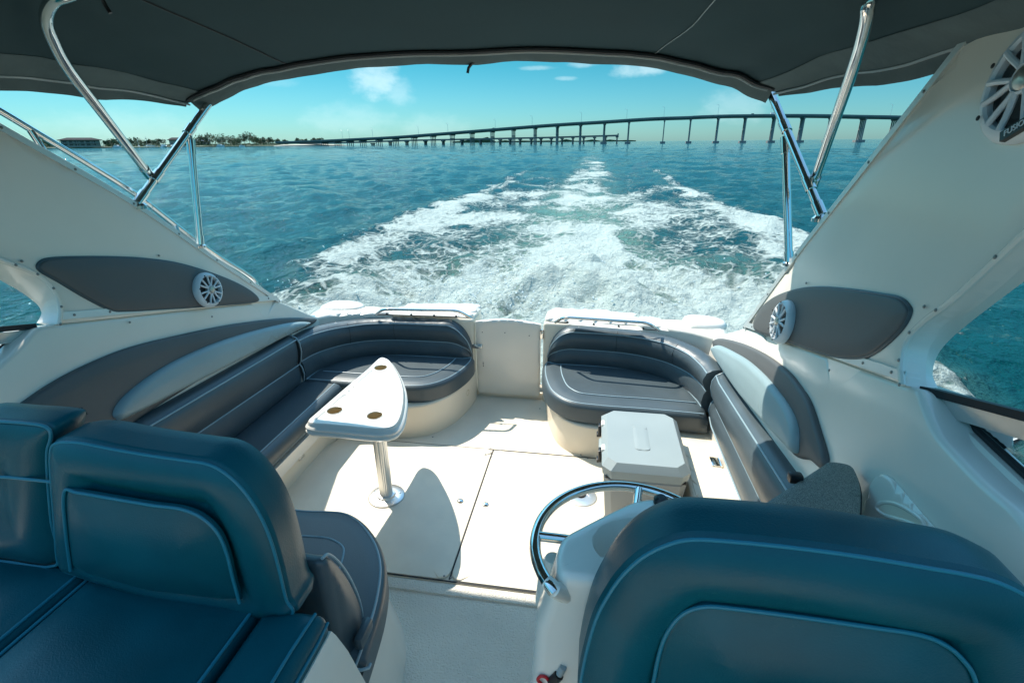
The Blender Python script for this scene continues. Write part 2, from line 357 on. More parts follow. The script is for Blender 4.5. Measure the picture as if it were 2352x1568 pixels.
# ---------------------------------------------------------------- side wings (arch panels)
def trim_tube(pts, r, name, m, parent, n=8): return MB().tube(pts, r, n).build(name, m, parent)
WL = [at(640, 690, side='L'), at(496, 595, side='L'), at(305, 465, side='L'), at(0, 290, side='L')]
dW = (WL[3]-WL[2]).normalized(); WL += [WL[3]+dW*.5, WL[3]+dW*1.1]
WLl = [at(130, 745, side='L'), at(133, 712, side='L'), at(122, 676, side='L'), at(98, 645, side='L'), at(60, 622, side='L'), at(0, 600, side='L')]
dl = (WLl[5]-WLl[4]).normalized(); dl = (dl*.5+dW*.5).normalized(); WLl += [WLl[5]+dl*.4, WLl[5]+dl*1.0]
WR = [at(1712, 750, side='R'), at(1833, 583, side='R'), at(2000, 370, side='R'), at(2291, 0, side='R')]
dWR = (WR[3]-WR[2]).normalized(); WR += [WR[3]+dWR*.4, WR[3]+dWR*.9]
WRl = [at(2083, 886, side='R'), at(2080, 840, side='R'), at(2092, 785, side='R'), at(2135, 738, side='R'), at(2200, 690, side='R'), at(2352, 552, side='R')]
dlr = (WRl[5]-WRl[4]).normalized(); WRl += [WRl[5]+dlr*.4, WRl[5]+dlr*.9]
for s, top, low, n in (('L', WL, WLl, LN), ('R', WR, WRl, RN)):
    o = cr(top, 4) + [p for p in reversed(cr(low, 4))]
    m = MB(); pad(m, dens([p-n*.055 for p in o], .12), n, .058, .01, seg=3); w = m.build('arch_panel', M['gel'], boat)
    # outward return flange along the window opening
    lowc = cr(low, 5); m2 = len(lowc)
    opx = ((93, 741), (100, 729), (104, 715), (91, 695), (50, 665), (0, 637)) if s == 'L' else ((2137, 887), (2126, 858), (2134, 818), (2164, 778), (2225, 726), (2352, 628))
    oo = [at(x, y, side=s, off=-.075) for x, y in opx]; de = (oo[-1]-oo[-2]).normalized(); oo += [oo[-1]+de*.4, oo[-1]+de*1.0]; oo = cr(oo, 5)
    fl = MB(); rings = []
    for p, q in zip(lowc, oo): rings.append([p+n*.006, p+n*.012+(q-p)*.06, p+(q-p)*.35+n*.006, q, q-n*.02, p-n*.04])
    fl.rings(rings); fl.build('flange', M['gel'], w)
    # rounded bead along window opening and a thin strip along the outer edge
    trim_tube([p+n*.012-(0*n) for p in lowc], .009, 'edge_bead', M['gel'], w)
    tc = cr(top, 6)
    rr = []
    for i, p in enumerate(tc):
        t = (tc[min(len(tc)-1, i+1)]-tc[max(0, i-1)]).normalized(); up = n.cross(t).normalized()
        if up.z < 0: up = -up
        rr.append([p-up*.018+n*.003, p-up*.018+n*.008, p+up*.006+n*.010, p+up*.010+n*.004, p+up*.010-n*.06, p+up*.004-n*.06])
    e = MB(); e.rings(rr); e.build('edge_strip', M['alubead'], w)
    L = 0
    for i in range(0, len(tc), 3):
        t = (tc[min(len(tc)-1, i+1)]-tc[max(0, i-1)]).normalized(); up = n.cross(t).normalized(); up = up if up.z > 0 else -up
        screw(tc[i]-up*.008+n*.009, n)
    # strip along the foot
    A, B = (at(133, 737, side='L'), at(636, 690, side='L')) if s == 'L' else (at(2080, 880, side='R'), at(1716, 754, side='R'))
    k = 24; up = n.cross((B-A).normalized()); up = up if up.z > 0 else -up
    e = MB(); e.rings([[A+(B-A)*(i/k)+up*.004+n*.004, A+(B-A)*(i/k)+up*.034+n*.004, A+(B-A)*(i/k)+up*.034+n*.008, A+(B-A)*(i/k)+up*.004+n*.008] for i in range(k+1)]); e.build('foot_strip', M['alubead'], w)
    for i in range(9): screw(A+(B-A)*((i+.4)/9)+up*.019+n*.008, n)
    for j in range(0, len(lowc)-10, 6): screw(lowc[j]+n*.02, n)
for px, py, s in ((50, 600, 'L'), (365, 587, 'L'), (600, 652, 'L'), (298, 740, 'L'), (487, 727, 'L'), (1852, 650, 'R'), (2123, 704, 'R'), (1905, 850, 'R'), (1742, 742, 'R')): screw(at(px, py, side=s, off=.008), LN if s == 'L' else RN)
def z4(x, y): return ((x/2.24)*.854, (600+y/2.24)*.854)
def a3(x, y): return ((1854+x/2.4122)*.854, (650+y/2.4122)*.854)
def a2(x, y): return ((1400+x/2.8)*.854, (780+y/2.8)*.854)
def a1(x, y): return ((700+x/2.8)*.854, (780+y/2.8)*.854)
def a4(x, y): return ((x/1.9944)*.854, (1050+y/1.9944)*.854)
def a5(x, y): return ((700+x/2.465)*.854, (1200+y/2.465)*.854)
def a6(x, y): return ((1400+x/1.7371)*.854, (1200+y/1.7371)*.854)
def outl(zone, pts, n=6, closed=True, **k): return cr([at(*zone(*p), **k) for p in pts], n, closed)
# speaker panels (upholstered insets)
o = outl(z4, [(225, 255), (270, 222), (400, 210), (650, 208), (870, 218), (1090, 250), (1330, 325), (1480, 395), (1548, 450), (1530, 472), (1350, 490), (1000, 515), (760, 528), (660, 520), (500, 440), (350, 350), (245, 290)], 5, side='L', off=.002)
m = MB(); pad(m, o, LN, .014, .010, .006, .05); m.build('speaker_panel', M['taupe'], boat)
MB().tube([p+LN*.002 for p in o], .007, 8, True).build('panel_welt', M['vinyl'], boat)
o = outl(a3, [(425, 545), (470, 440), (560, 365), (700, 315), (850, 300), (1050, 315), (1250, 345), (1370, 370), (1430, 420), (1440, 470), (1390, 560), (1290, 660), (1190, 730), (1100, 755), (960, 745), (800, 700), (600, 630), (470, 590)], 5, side='R', off=.002)
m = MB(); pad(m, o, RN, .014, .010, .006, .05); m.build('speaker_panel', M['taupe'], boat)
MB().tube([p+RN*.002 for p in o], .007, 8, True).build('panel_welt', M['vinyl'], boat)
# coaming pads and bolsters
o = outl(z4, [(-40, 1200), (110, 1090), (320, 950), (560, 830), (800, 740), (1100, 668), (1400, 608), (1700, 572), (1880, 572), (1900, 585), (1840, 630), (1400, 830), (900, 1130), (500, 1400), (200, 1500)], 5, side='L', off=.002)
m = MB(); pad(m, o, LN, .022, .02, .008, .05); m.build('coaming_pad', M['taupe'], boat)
o = outl(z4, [(668, 1150), (700, 1080), (800, 985), (950, 880), (1120, 790), (1330, 705), (1550, 640), (1750, 598), (1850, 596), (1855, 612), (1750, 665), (1450, 815), (1150, 970), (900, 1100), (730, 1182), (690, 1180)], 5, side='L', off=.024)
m = MB(); pad(m, o, LN, .036, .034, .006, .05, seg=7); m.build('side_bolster', M['silver'], boat)
o = outl(a3, [(165, 665), (175, 635), (225, 628), (350, 660), (500, 730), (650, 840), (740, 950), (800, 1050), (860, 1230), (910, 1410), (880, 1480), (800, 1420), (700, 1390), (600, 1250), (450, 1100), (300, 930), (190, 740)], 5, side='R', off=.002)
m = MB(); pad(m, o, RN, .022, .02, .008, .05); m.build('coaming_pad', M['taupe'], boat)
o = outl(a3, [(165, 720), (165, 690), (195, 672), (250, 690), (380, 760), (500, 860), (600, 975), (680, 1090), (722, 1200), (728, 1300), (710, 1365), (685, 1370), (640, 1320), (500, 1170), (350, 1000), (220, 815)], 5, side='R', off=.024)
m = MB(); pad(m, o, RN, .036, .034, .006, .05, seg=7); m.build('side_bolster', M['silver'], boat)
# handle recess panel on the right coaming
o = rcorner([at(*a6(*p), side='R', off=.001) for p in ((1560, 460), (1655, 160), (1700, 125), (1745, 150), (2010, 460))], [.02, .03, .02, .03, .02])
m = MB(); pad(m, dens(o, .04), RN, .014, .010); hp = m.build('handle_plate', M['gel'], boat)
oc = cr([at(*a6(x, y), side='R', off=.0155) for x, y in ((1665, 285), (1700, 262), (1770, 275), (1860, 330), (1885, 365), (1870, 380), (1800, 350), (1700, 320))], 6, True)
MB().tube(oc, .006, 8, True).build('handle_lip', M['gel'], hp)
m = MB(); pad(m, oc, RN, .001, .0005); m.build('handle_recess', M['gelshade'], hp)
# side window frames with glass
def winframe(side, rail, n, low):
    w = MB(); A, B = rail
    up = V((0, 0, 1))
    w.rings([[p-n*.03, p+n*.0, p-up*.045+n*.0, p-up*.045-n*.03] for p in (A, B)]); fr = w.build('window_rail', M['alu'], boat)
    MB().rings([[p-n*.04+up*.002, p+n*.012+up*.002, p+n*.012+up*.024, p-n*.04+up*.024] for p in (A, B)]).build('gasket', M['rubber'], fr)
    lw = cr(low, 6); MB().rings([[p+n*.03, p+n*.012+up*.02, p-n*.03+up*.02, p-n*.03-up*.05, p+n*.03-up*.05] for p in lw]).build('window_sill', M['gel'], fr)
    MB().tube([p+up*.028-n*.012 for p in lw], .010, 6).build('gasket', M['rubber'], fr)
    g = MB(); k = len(lw); a = [A+(B-A)*(i/(k-1))-n*.016-up*.02 for i in range(k)]; c = [p-n*.012 for p in lw]
    g.rings([a, c], closed=False, cap0=False, cap1=False); g.build('window_pane', M['glass'], fr)
nx = .10
Ar, Br = at(2118, 905, side='R', off=-nx*.4), at(2352, 968, side='R', off=-nx)
Br = Br+(Br-Ar)*1.5
lowR = [at(2128, 915, side='R', off=-nx*.8), at(2180, 962, side='R', off=-nx), at(2260, 1040, side='R', off=-nx), at(2345, 1122, side='R', off=-nx)]; lowR.append(lowR[-1]+(lowR[-1]-lowR[-2])*3)
winframe('R', (Ar, Br), RN, lowR)
Al, Bl = at(82, 756, side='L', off=-.04), at(0, 764, side='L', off=-.06); Bl = Bl+(Bl-Al)*4
lowL = [at(80, 770, side='L', off=-.06), at(40, 795, side='L', off=-.08), at(0, 826, side='L', off=-.09)]; lowL.append(lowL[-1]+(lowL[-1]-lowL[-2])*6)
winframe('L', (Al, Bl), LN, lowL)
MB().box(-2.0, .78, -1.5, -.62, .7, 1.78, .08, 3).build('unseen_dash_block', M['gelshade'], boat)  # unseen block forward of the seats, added to darken their lower faces
# ---------------------------------------------------------------- seat bases (moulded)
def extr(mb, pts, z0, z1, r=.02): pad(mb, dens([V((p.x, p.y, z0)) for p in pts], .12), V((0, 0, 1)), z1-z0, r); return mb
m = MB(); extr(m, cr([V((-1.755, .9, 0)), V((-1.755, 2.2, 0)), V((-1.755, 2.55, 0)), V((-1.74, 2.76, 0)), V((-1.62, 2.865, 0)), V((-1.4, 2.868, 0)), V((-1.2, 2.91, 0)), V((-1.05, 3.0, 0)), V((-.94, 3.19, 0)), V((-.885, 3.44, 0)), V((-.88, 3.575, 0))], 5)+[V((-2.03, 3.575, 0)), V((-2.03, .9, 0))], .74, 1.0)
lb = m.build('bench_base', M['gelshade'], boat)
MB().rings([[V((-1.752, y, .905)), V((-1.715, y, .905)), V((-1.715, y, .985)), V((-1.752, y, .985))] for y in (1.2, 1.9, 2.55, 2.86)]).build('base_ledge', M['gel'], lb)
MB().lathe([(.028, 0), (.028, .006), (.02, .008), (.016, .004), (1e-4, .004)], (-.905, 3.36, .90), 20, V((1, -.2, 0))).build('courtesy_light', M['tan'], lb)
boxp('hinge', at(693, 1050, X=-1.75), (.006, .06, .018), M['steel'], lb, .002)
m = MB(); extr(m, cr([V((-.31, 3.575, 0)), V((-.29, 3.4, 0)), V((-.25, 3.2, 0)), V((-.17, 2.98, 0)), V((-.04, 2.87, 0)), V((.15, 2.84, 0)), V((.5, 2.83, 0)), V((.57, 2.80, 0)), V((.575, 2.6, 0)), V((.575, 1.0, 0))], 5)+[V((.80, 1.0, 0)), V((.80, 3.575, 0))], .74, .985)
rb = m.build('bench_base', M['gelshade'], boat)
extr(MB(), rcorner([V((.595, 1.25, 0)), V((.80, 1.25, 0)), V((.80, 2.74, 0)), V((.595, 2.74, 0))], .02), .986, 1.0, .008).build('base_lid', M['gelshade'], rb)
hg = boxp('hinge', tuple(at(1643, 1060, Z=1.004)), (.05, .085, .006), M['steel'], rb, .002)
MB().tube([at(1643, 1060, Z=1.008)+V((.026, -.042, 0)), at(1643, 1060, Z=1.008)+V((.026, .042, 0))], .006, 8).build('hinge_pin', M['steel'], hg)
disc(at(1276, 945, X=-.26), .012, .01, M['steel'], 'cleat_stud', rb, V((-1, -.4, 0)))
# ---------------------------------------------------------------- benches
CUSH = lambda o0, o1, zt, zb: [(o0, zb), (o0, zt-.03), (o0+.012, zt-.008), (o0+.03, zt), ((o0+o1)/2, zt+.012), (o1-.07, zt+.004), (o1-.045, zt+.008), (o1-.018, zt-.004), (o1-.004, zt-.024), (o1, zt-.05), (o1-.004, zb+.03), (o1-.02, zb+.006), (o1-.04, zb)]
bl = thing('side_bench', 'long charcoal bench seat under the left arch panel beside the table', 'bench seat', (-1.88, 2.1, 1.0))
pth = [V((-2.05, y, 0)) for y in (2.945, 2.93, 2.6, 2.3, 2.0, 1.7, 1.4, 1.15)]   # travelling forward: left of travel is +x
m = MB(); sweepz(m, pth, lambda s, L: CUSH(0, .345, 1.115, .995)); st = m.build('seat_cushion', M['vinyl'], bl)
MB().tube([V((-1.755, y, 1.122)) for y in (1.16, 2.0, 2.94)], .0045, 8).build('piping', M['piping'], st)
MB().tube([V((-2.015, y, 1.118)) for y in (1.16, 2.0, 2.94)], .006, 8).build('piping', M['piping'], st)
MB().tube([V((-1.712, y, 1.03)) for y in (1.16, 2.0, 2.94)], .004, 8).build('piping', M['piping'], st)
def backprof(zt, o=0.0, zb=1.09, k=1.0, g=None):
    g = g if g is not None else zb+(zt-zb)*.50
    return [(-.07+o, zb), (.045*k+o, zb), (.066*k+o, zb+.03), (.074*k+o, zb+(g-zb)*.5), (.066*k+o, g-.025), (.052*k+o, g), (.068*k+o, g+.03), (.083*k+o, g+(zt-g)*.45), (.080*k+o, zt-.055), (.062*k+o, zt-.02), (.030*k+o, zt-.002), (-.02+o, zt+.004), (-.055+o, zt-.012), (-.07+o, zt-.04)]
pb = [V((-2.06, y, 0)) for y in (2.965, 2.955, 2.9, 2.6, 2.3, 2.0, 1.7, 1.4, 1.15)]
def zl(y): return 1.468+(2.95-y)*.036
m = MB()
def pL(s, L):
    y = 2.965-s; z = zl(y); k = min(1, .55+s*14); return backprof(z, 0, 1.10, k, z-.215)
sweepz(m, pb, pL); bk = m.build('backrest', M['vinyl'], bl)
MB().tube([V((-2.06+.055, y, zl(y)-.215)) for y in (2.94, 2.5, 2.0, 1.6, 1.16)], .0045, 8).build('piping', M['piping'], bk)
MB().tube([V((-2.06+.068, y, zl(y)-.026)) for y in (2.94, 2.5, 2.0, 1.6, 1.16)], .0045, 8).build('piping', M['piping'], bk)
# end piping loop
MB().tube([V((-2.06+o*1.02, 2.955, z)) for o, z in backprof(zl(2.95), 0, 1.10, 1.0, zl(2.95)-.215)[1:12]], .005, 8).build('piping', M['piping'], bk)
# aft left corner seat
cl = thing('corner_seat', 'charcoal corner seat in the left stern corner behind the white table', 'corner seat', (-1.5, 3.2, 1.0))
outL = cr([V((-2.04, 2.965, 0)), V((-1.7, 2.96, 0)), V((-1.35, 2.955, 0)), V((-1.12, 2.985, 0)), V((-.985, 3.10, 0)), V((-.905, 3.28, 0)), V((-.875, 3.45, 0)), V((-.88, 3.54, 0))], 6)+[V((-2.04, 3.54, 0))]
m = MB(); pad(m, dens([V((p.x, p.y, 1.0)) for p in outL], .08), V((0, 0, 1)), .125, .035, .008, .06, seg=6); st = m.build('seat_cushion', M['vinyl'], cl)
fr = [V((p.x, p.y, 0)) for p in outL[:-2]]
ins = insetter([V((p.x, p.y, 0)) for p in outL], V((0, 0, 1)))
e1 = ins(.025, 1.122)[:-2]; MB().tube([p for p in e1], .0045, 8).build('piping', M['piping'], st)
e2 = [p for p in ins(.14, 1.135)[:-6] if p.x > -1.95]; MB().tube(e2, .0045, 8).build('piping', M['piping'], st)
bpL = cr([V((-.90, 3.555, 0)), V((-.908, 3.555, 0)), V((-.93, 3.555, 0)), V((-1.0, 3.555, 0)), V((-1.15, 3.555, 0)), V((-1.4, 3.55, 0)), V((-1.6, 3.53, 0)), V((-1.78, 3.47, 0)), V((-1.93, 3.34, 0)), V((-2.03, 3.15, 0)), V((-2.055, 2.98, 0))], 8)
def endh(s, r): return 1.0 if s >= r else math.sqrt(max(0, 1-(1-s/r)**2))
ZT = 1.415
def pCL(s, L):
    h = endh(s+.002, .20); zt = 1.15+(ZT-1.15)*h if s < .2 else ZT+.03*max(0, (s-(L-.5))/.5); k = min(1, .5+s*8)
    return [(a, zz) for a, zz in backprof(zt, 0, 1.09, k, 1.12+(zt-1.12)*.45)]
m = MB(); rs = sweepz(m, bpL, pCL); bk = m.build('backrest', M['wrinkle'], cl)
def prl(rs, j, dz=.0, a=0, b=None): return [r[j]+V((0, 0, dz)) for r in rs[a:b]]
MB().tube(prl(rs, 5, 0, 4), .0045, 8).build('piping', M['piping'], bk)
MB().tube(prl(rs, 9, 0, 0), .0045, 8).build('piping', M['piping'], bk)
MB().tube([V((p.x, p.y, 1.128)) for p in prl(rs, 2, 0, 2)], .0055, 8).build('piping', M['piping'], bk)
def vseam(rs, i, parent):
    MB().tube([rs[i][j]+V((0, 0, 0)) for j in range(5, 11)], .0018, 6).build('seam', M['rubber'], parent)
vseam(rs, 44, bk); vseam(rs, 60, bk)
# aft right corner seat
c2 = thing('corner_seat', 'charcoal corner seat in the right stern corner behind the pale cooler', 'corner seat', (.2, 3.2, 1.0))
outR = [V((.76, 3.54, 0))]+cr([V((-.325, 3.54, 0)), V((-.33, 3.42, 0)), V((-.30, 3.22, 0)), V((-.235, 3.03, 0)), V((-.10, 2.90, 0)), V((.10, 2.868, 0)), V((.4, 2.865, 0)), V((.76, 2.85, 0))], 6)
m = MB(); pad(m, dens([V((p.x, p.y, 1.0)) for p in outR], .08), V((0, 0, 1)), .125, .035, .008, .06, seg=6); st = m.build('seat_cushion', M['vinyl'], c2)
insr = insetter([V((p.x, p.y, 0)) for p in outR], V((0, 0, 1)))
MB().tube(insr(.025, 1.122)[1:], .0045, 8).build('piping', M['piping'], st)
MB().tube([p for p in insr(.14, 1.135)[5:-1]], .0045, 8).build('piping', M['piping'], st)
bpR = cr([V((.80, 2.97, 0)), V((.78, 3.08, 0)), V((.72, 3.24, 0)), V((.60, 3.38, 0)), V((.44, 3.48, 0)), V((.28, 3.53, 0)), V((.1, 3.55, 0)), V((-.1, 3.555, 0)), V((-.2, 3.555, 0)), V((-.27, 3.555, 0)), V((-.292, 3.555, 0)), V((-.30, 3.555, 0))], 8)
def pCR(s, L):
    q = L-s; h = endh(q+.002, .20); zt = 1.15+(1.41-1.15)*h if q < .2 else 1.41-.03*max(0, (.5-s)/.5); k = min(1, .5+q*8)
    return backprof(zt, 0, 1.09, k, 1.12+(zt-1.12)*.45)
m = MB(); rs = sweepz(m, bpR, pCR); bk = m.build('backrest', M['wrinkle'], c2)
MB().tube(prl(rs, 5, 0, 0, -4), .0045, 8).build('piping', M['piping'], bk)
MB().tube(prl(rs, 9, 0, 0), .0045, 8).build('piping', M['piping'], bk)
MB().tube([V((p.x, p.y, 1.128)) for p in prl(rs, 2, 0, 0, -2)], .0055, 8).build('piping', M['piping'], bk)
vseam(rs, 22, bk); vseam(rs, 43, bk)
# right long backrest
br = thing('side_sofa', 'long charcoal backrest along the right side above a bare cream base', 'backrest', (.8, 2.2, 1.0))
pr_ = [V((.845, y, 0)) for y in (1.35, 1.5, 1.75, 1.95, 2.2, 2.5, 2.8, 2.93, 2.95)]
def zr(y): return 1.375+(3.0-y)*.085
def pRt(s, L):
    y = 1.35+s; z = zr(y); k = min(1, .55+(L-s)*14); return [(a*1.15, zz) for a, zz in backprof(z, 0, 1.06, k, 1.06+(z-1.06)*.42)]
m = MB(); rs = sweepz(m, pr_, pRt); bk = m.build('backrest', M['vinyl'], br)
for j, dz in ((5, 0), (9, 0), (2, -.01)): MB().tube(prl(rs, j, dz), .0045, 8).build('piping', M['piping'], bk)
MB().tube([p for p in rs[-2][1:12]], .005, 8).build('piping', M['piping'], bk)
# ---------------------------------------------------------------- cocktail table
TZ = 1.405
tb = at(888, 1139, Z=FZ+.012)
tbl = thing('cocktail_table', 'white pointed cocktail table with three cup holders on a ribbed post', 'table', tb)
tip = [at(*a1(*p), Z=TZ) for p in ((930, 498), (985, 520), (1035, 590), (1075, 670), (1098, 760), (1095, 860), (1075, 950), (1040, 1010), (985, 1040), (900, 1052), (800, 1048), (640, 1032), (480, 1018), (380, 1010), (340, 995), (345, 970), (390, 930), (600, 750), (780, 600), (860, 525), (895, 503))]
to = cr(tip, 5, True)
m = MB(); f = insetter(to, V((0, 0, 1)))
prof = [(.02, -.075), (.004, -.07), (-.004, -.06), (-.004, -.052), (.004, -.048), (.004, -.044), (-.002, -.040), (-.003, -.030), (.002, -.025)]
def thf(d):
    P_ = [(0, -.024), (.006, -.021), (.009, -.016), (.010, -.008), (.016, -.001), (.024, 0), (.040, 0), (.045, -.002), (.048, -.006), (9, -.006)]
    for (d0, h0_), (d1, h1_) in zip(P_, P_[1:]):
        if d <= d1: return h0_+(h1_-h0_)*(d-d0)/(d1-d0)
CUPS = [at(*a1(*c), Z=TZ-.006) for c in ((907, 583), (560, 905), (862, 943))]
def tz(d, p):
    z = thf(d)+.025
    q = min((V((p.x-k_.x, p.y-k_.y, 0))).length for k_ in CUPS)
    return z-.047*max(0, min(1, (.0385-q)/.003))
ex = [k_+V((rr_*math.cos(a), rr_*math.sin(a), 0)) for k_ in CUPS for rr_ in (.0395, .0385, .0355, .02) for a in [j*math.pi/16 for j in range(32)]]
pad(m, f(.002, -.025), V((0, 0, 1)), 0, extra=ex, hf=tz, hd=(.006, .009, .010, .016, .024, .040, .045, .048, .052))
m.rings([f(d, h) for d, h in prof], cap1=False); tp = m.build('tabletop', M['table'], tbl)
for p in CUPS:
    cup = MB().rings([[p+V((r_*math.cos(a), r_*math.sin(a), h)) for a in [j*math.pi/14 for j in range(28)]] for r_, h in ((.0382, -.002), (.0395, .002), (.043, .003), (.0455, -.001))], cap0=False, cap1=False).build('cup_rim', M['table'], tp)
    m = MB(); m.rings([[p+V((r_*math.cos(a), r_*math.sin(a), h)) for a in [j*math.pi/14 for j in range(28)]] for r_, h in ((.0378, -.002), (.0350, -.045), (.001, -.0452))], cap0=False, cap1=False); m.build('cup_well', M['cup'], cup)
def ribbed(c, r0, z0, z1, n=40):
    m = MB(); m.rings([[V((c.x+(r0+(.0016 if k % 2 else 0))*math.cos(2*math.pi*k/n), c.y+(r0+(.0016 if k % 2 else 0))*math.sin(2*math.pi*k/n), z)) for k in range(n)] for z in (z0, (z0+z1)/2, z1)]); return m
ribbed(tb, .036, FZ+.014, TZ-.075, 48).build('post', M['alu'], tbl, 10)
bp_ = MB().lathe([(.105, 0), (.105, .005), (.10, .009), (.055, .010), (.05, .02), (.038, .022)], tb, 40).build('base_plate', M['alu'], tbl)
for k in range(5): a = k*2*math.pi/5+.4; disc(tb+V((.08*math.cos(a), .08*math.sin(a), .009)), .006, .003, M['steel'], 'bolt', bp_)
MB().lathe([(.09, 0), (.09, .012), (.05, .02)], V((tb.x, tb.y, TZ-.094)), 24).build('mount_plate', M['alu'], tbl)
# ---------------------------------------------------------------- cooler
cx0, cx1, cy0, cy1, cz = .105, .552, 2.19, 2.79, 1.165
co = thing('cooler', 'pale grey hard sided cooler with black latches on the cockpit floor', 'cooler', ((cx0+cx1)/2, (cy0+cy1)/2, FZ+.012))
def chbox(mb, x0, x1, y0, y1, z0, z1, c, inset0=0.0, inset1=0.0, ch=.03):
    def ring(i, z, cc): X0, X1, Y0, Y1 = x0+i, x1-i, y0+i, y1-i; return [V((X0+cc, Y0, z)), V((X1-cc, Y0, z)), V((X1, Y0+cc, z)), V((X1, Y1-cc, z)), V((X1-cc, Y1, z)), V((X0+cc, Y1, z)), V((X0, Y1-cc, z)), V((X0, Y0+cc, z))]
    mb.rings([ring(inset0, z0, c), ring(inset1*0, z1-ch, c), ring(inset1*.85, z1-.004, c), ring(inset1, z1, c*.95)]); return mb
m = MB(); chbox(m, cx0+.012, cx1-.012, cy0+.012, cy1-.012, FZ+.02, cz-.092, .035, .025, .004, .01); m.build('body', M['coolerbody'], co, 20)
m = MB(); m.box(cx0+.02, cx1-.02, cy0+.02, cy1-.02, cz-.094, cz-.085); m.build('lid_seal', M['rubber'], co)
m = MB(); chbox(m, cx0, cx1, cy0, cy1, cz-.086, cz, .045, .006, .03, .035); lid = m.build('lid', M['cooler'], co, 20)
m = MB(); o = rcorner([V((.28, 2.35, cz+.0005)), V((.36, 2.35, cz+.0005)), V((.36, 2.60, cz+.0005)), V((.28, 2.60, cz+.0005))], .025); pad(m, o, V((0, 0, 1)), .003, .0025); m.build('badge_panel', M['cooler'], lid)
for y in (2.38, 2.64):
    l = boxp('latch', (cx0-.008, y, cz-.07), (.020, .045, .075), M['black'], co, .006)
    boxp('latch_pull', (cx0-.018, y, cz-.10), (.014, .04, .02), M['black'], l, .004); boxp('latch_seat', (cx0+.012, y, cz-.026), (.028, .055, .022), M['table'], l, .006)
boxp('handle', (cx0+.002, 2.51, cz-.10), (.03, .12, .05), M['cooler'], co, .012)
for x in (cx0+.06, cx1-.06):
    for y in (cy0+.07, cy1-.07): MB().lathe([(.025, 0), (.03, .012)], (x, y, FZ+.012), 12).build('foot', M['rubber'], co)
# ---------------------------------------------------------------- companion lounge (front left)
cs = thing('companion_seat', 'wide shade-tinted charcoal companion seat with two backs at front left', 'seat', (-1.3, .8, FZ))
YB = .85
KS = .85/1.04
def sc(x, y, z=None): return V((x*KS, y*KS, CZ-(CZ-z)*KS if z is not None else 0))
NF = V((0, -1, 0))
fo = [at(*a4(*p), Y=YB) for p in ((352, 975), (300, 900), (285, 700), (268, 500), (262, 330), (292, 268), (420, 262), (600, 296), (800, 330), (1000, 358), (1120, 378), (1220, 430), (1320, 525), (1410, 660), (1470, 800), (1515, 960), (1545, 1090), (1562, 1135), (1585, 1165), (1590, 1195))]
fo = cr(fo, 4)+[at(*a4(1500, 1215), Y=YB)+V((0, 0, -.02)), at(*a4(900, 1090), Y=YB)+V((0, 0, -.05))]
def backpad(out, y, depth, name, mt, parent, w=.12, puff=.028):
    m = MB(); o = dens([V((p.x, y+depth, p.z)) for p in out], .04); f = insetter(o, NF)
    m.rings([f(.035, -.0), f(.01, .012), f(.0, .04), f(0, depth*.5), f(.0, depth-.012)], cap0=True, cap1=False)
    pad(m, f(0, depth-.012), NF, .012, .010, hf=lambda d: .012*min(1, max(0, d)/.010)**.5+puff*math.sin(math.pi*min(1, max(0, d-.004)/w))**.85, hd=[.003, .007, .011]+[.012+w*k/10 for k in range(1, 11)]); return m.build(name, mt, parent), [V((p.x, y, p.z)) for p in out]
bk, e = backpad(fo, YB, .12, 'backrest', M['teal_shade'], cs)
MB().tube([p+V((0, -.002, 0)) for p in ring_on(dens(e, .04), NF, .008, 0)], .0042, 8, True).build('piping', M['teal_shade_pipe'], bk)
ip = cr([at(*a4(*p), Y=YB-.031) for p in ((380, 965), (352, 750), (345, 545), (420, 548), (620, 582), (820, 615), (970, 635), (1080, 680), (1165, 760), (1215, 870), (1250, 1010), (1285, 1138))], 6)
MB().tube(ip, .0042, 8).build('piping', M['teal_shade_pipe'], bk)
# puffed lower panel
lo = ip+[at(*a4(800, 1060), Y=YB-.02)]; m = MB(); pad(m, dens([V((p.x, YB-.017, p.z)) for p in lo], .05), NF, .014, .012, .026, .12); m.build('lower_panel', M['teal_shade'], bk)
fo2 = [at(*a4(*p), Y=YB+.02) for p in ((310, 930), (285, 700), (268, 500), (262, 330), (282, 250), (268, 200), (200, 176), (0, 160), (-250, 150), (-330, 250), (-350, 600), (-330, 900), (0, 905))]
bk2, e = backpad(cr(fo2, 4, True), YB+.02, .11, 'backrest', M['teal_shade'], cs, .14, .02)
MB().tube([V((p.x, YB+.016, p.z)) for p in cr(fo2, 4, True)], .0042, 8, True).build('piping', M['teal_shade_pipe'], bk2)
MB().tube(cr([at(*a4(*p), Y=YB) for p in ((-300, 455), (0, 462), (160, 476), (285, 490))], 5), .0042, 8).build('piping', M['teal_shade_pipe'], bk2)
SZ = CZ-(CZ-1.325)*KS
def seatpad(pts, z0, z1, name, parent, r=.03, puff=.016):
    m = MB(); pad(m, dens([V((p.x, p.y, z0)) for p in pts], .06), V((0, 0, 1)), z1-z0, r, puff, .10, seg=6); return m.build(name, M['teal_shade'], parent)
s1 = seatpad(rcorner([V((-.822, YB+.02, 0)), V((-.822, .05, 0)), V((-1.356, .05, 0)), V((-1.356, YB+.02, 0))], [.02, .05, .05, .02]), SZ-.13, SZ, 'seat_cushion', cs)
for x in (-.828, -1.35): MB().tube([V((x, y, SZ-.004)) for y in (.85, .6, .1)], .0042, 8).build('piping', M['teal_shade_pipe'], s1)
s2 = seatpad(rcorner([V((-.636, YB+.02, 0)), V((-.636, .05, 0)), V((-.815, .05, 0)), V((-.815, YB+.02, 0))], [.03, .05, .03, .02]), SZ-.13, SZ-.010, 'side_cushion', cs, .04, .006)
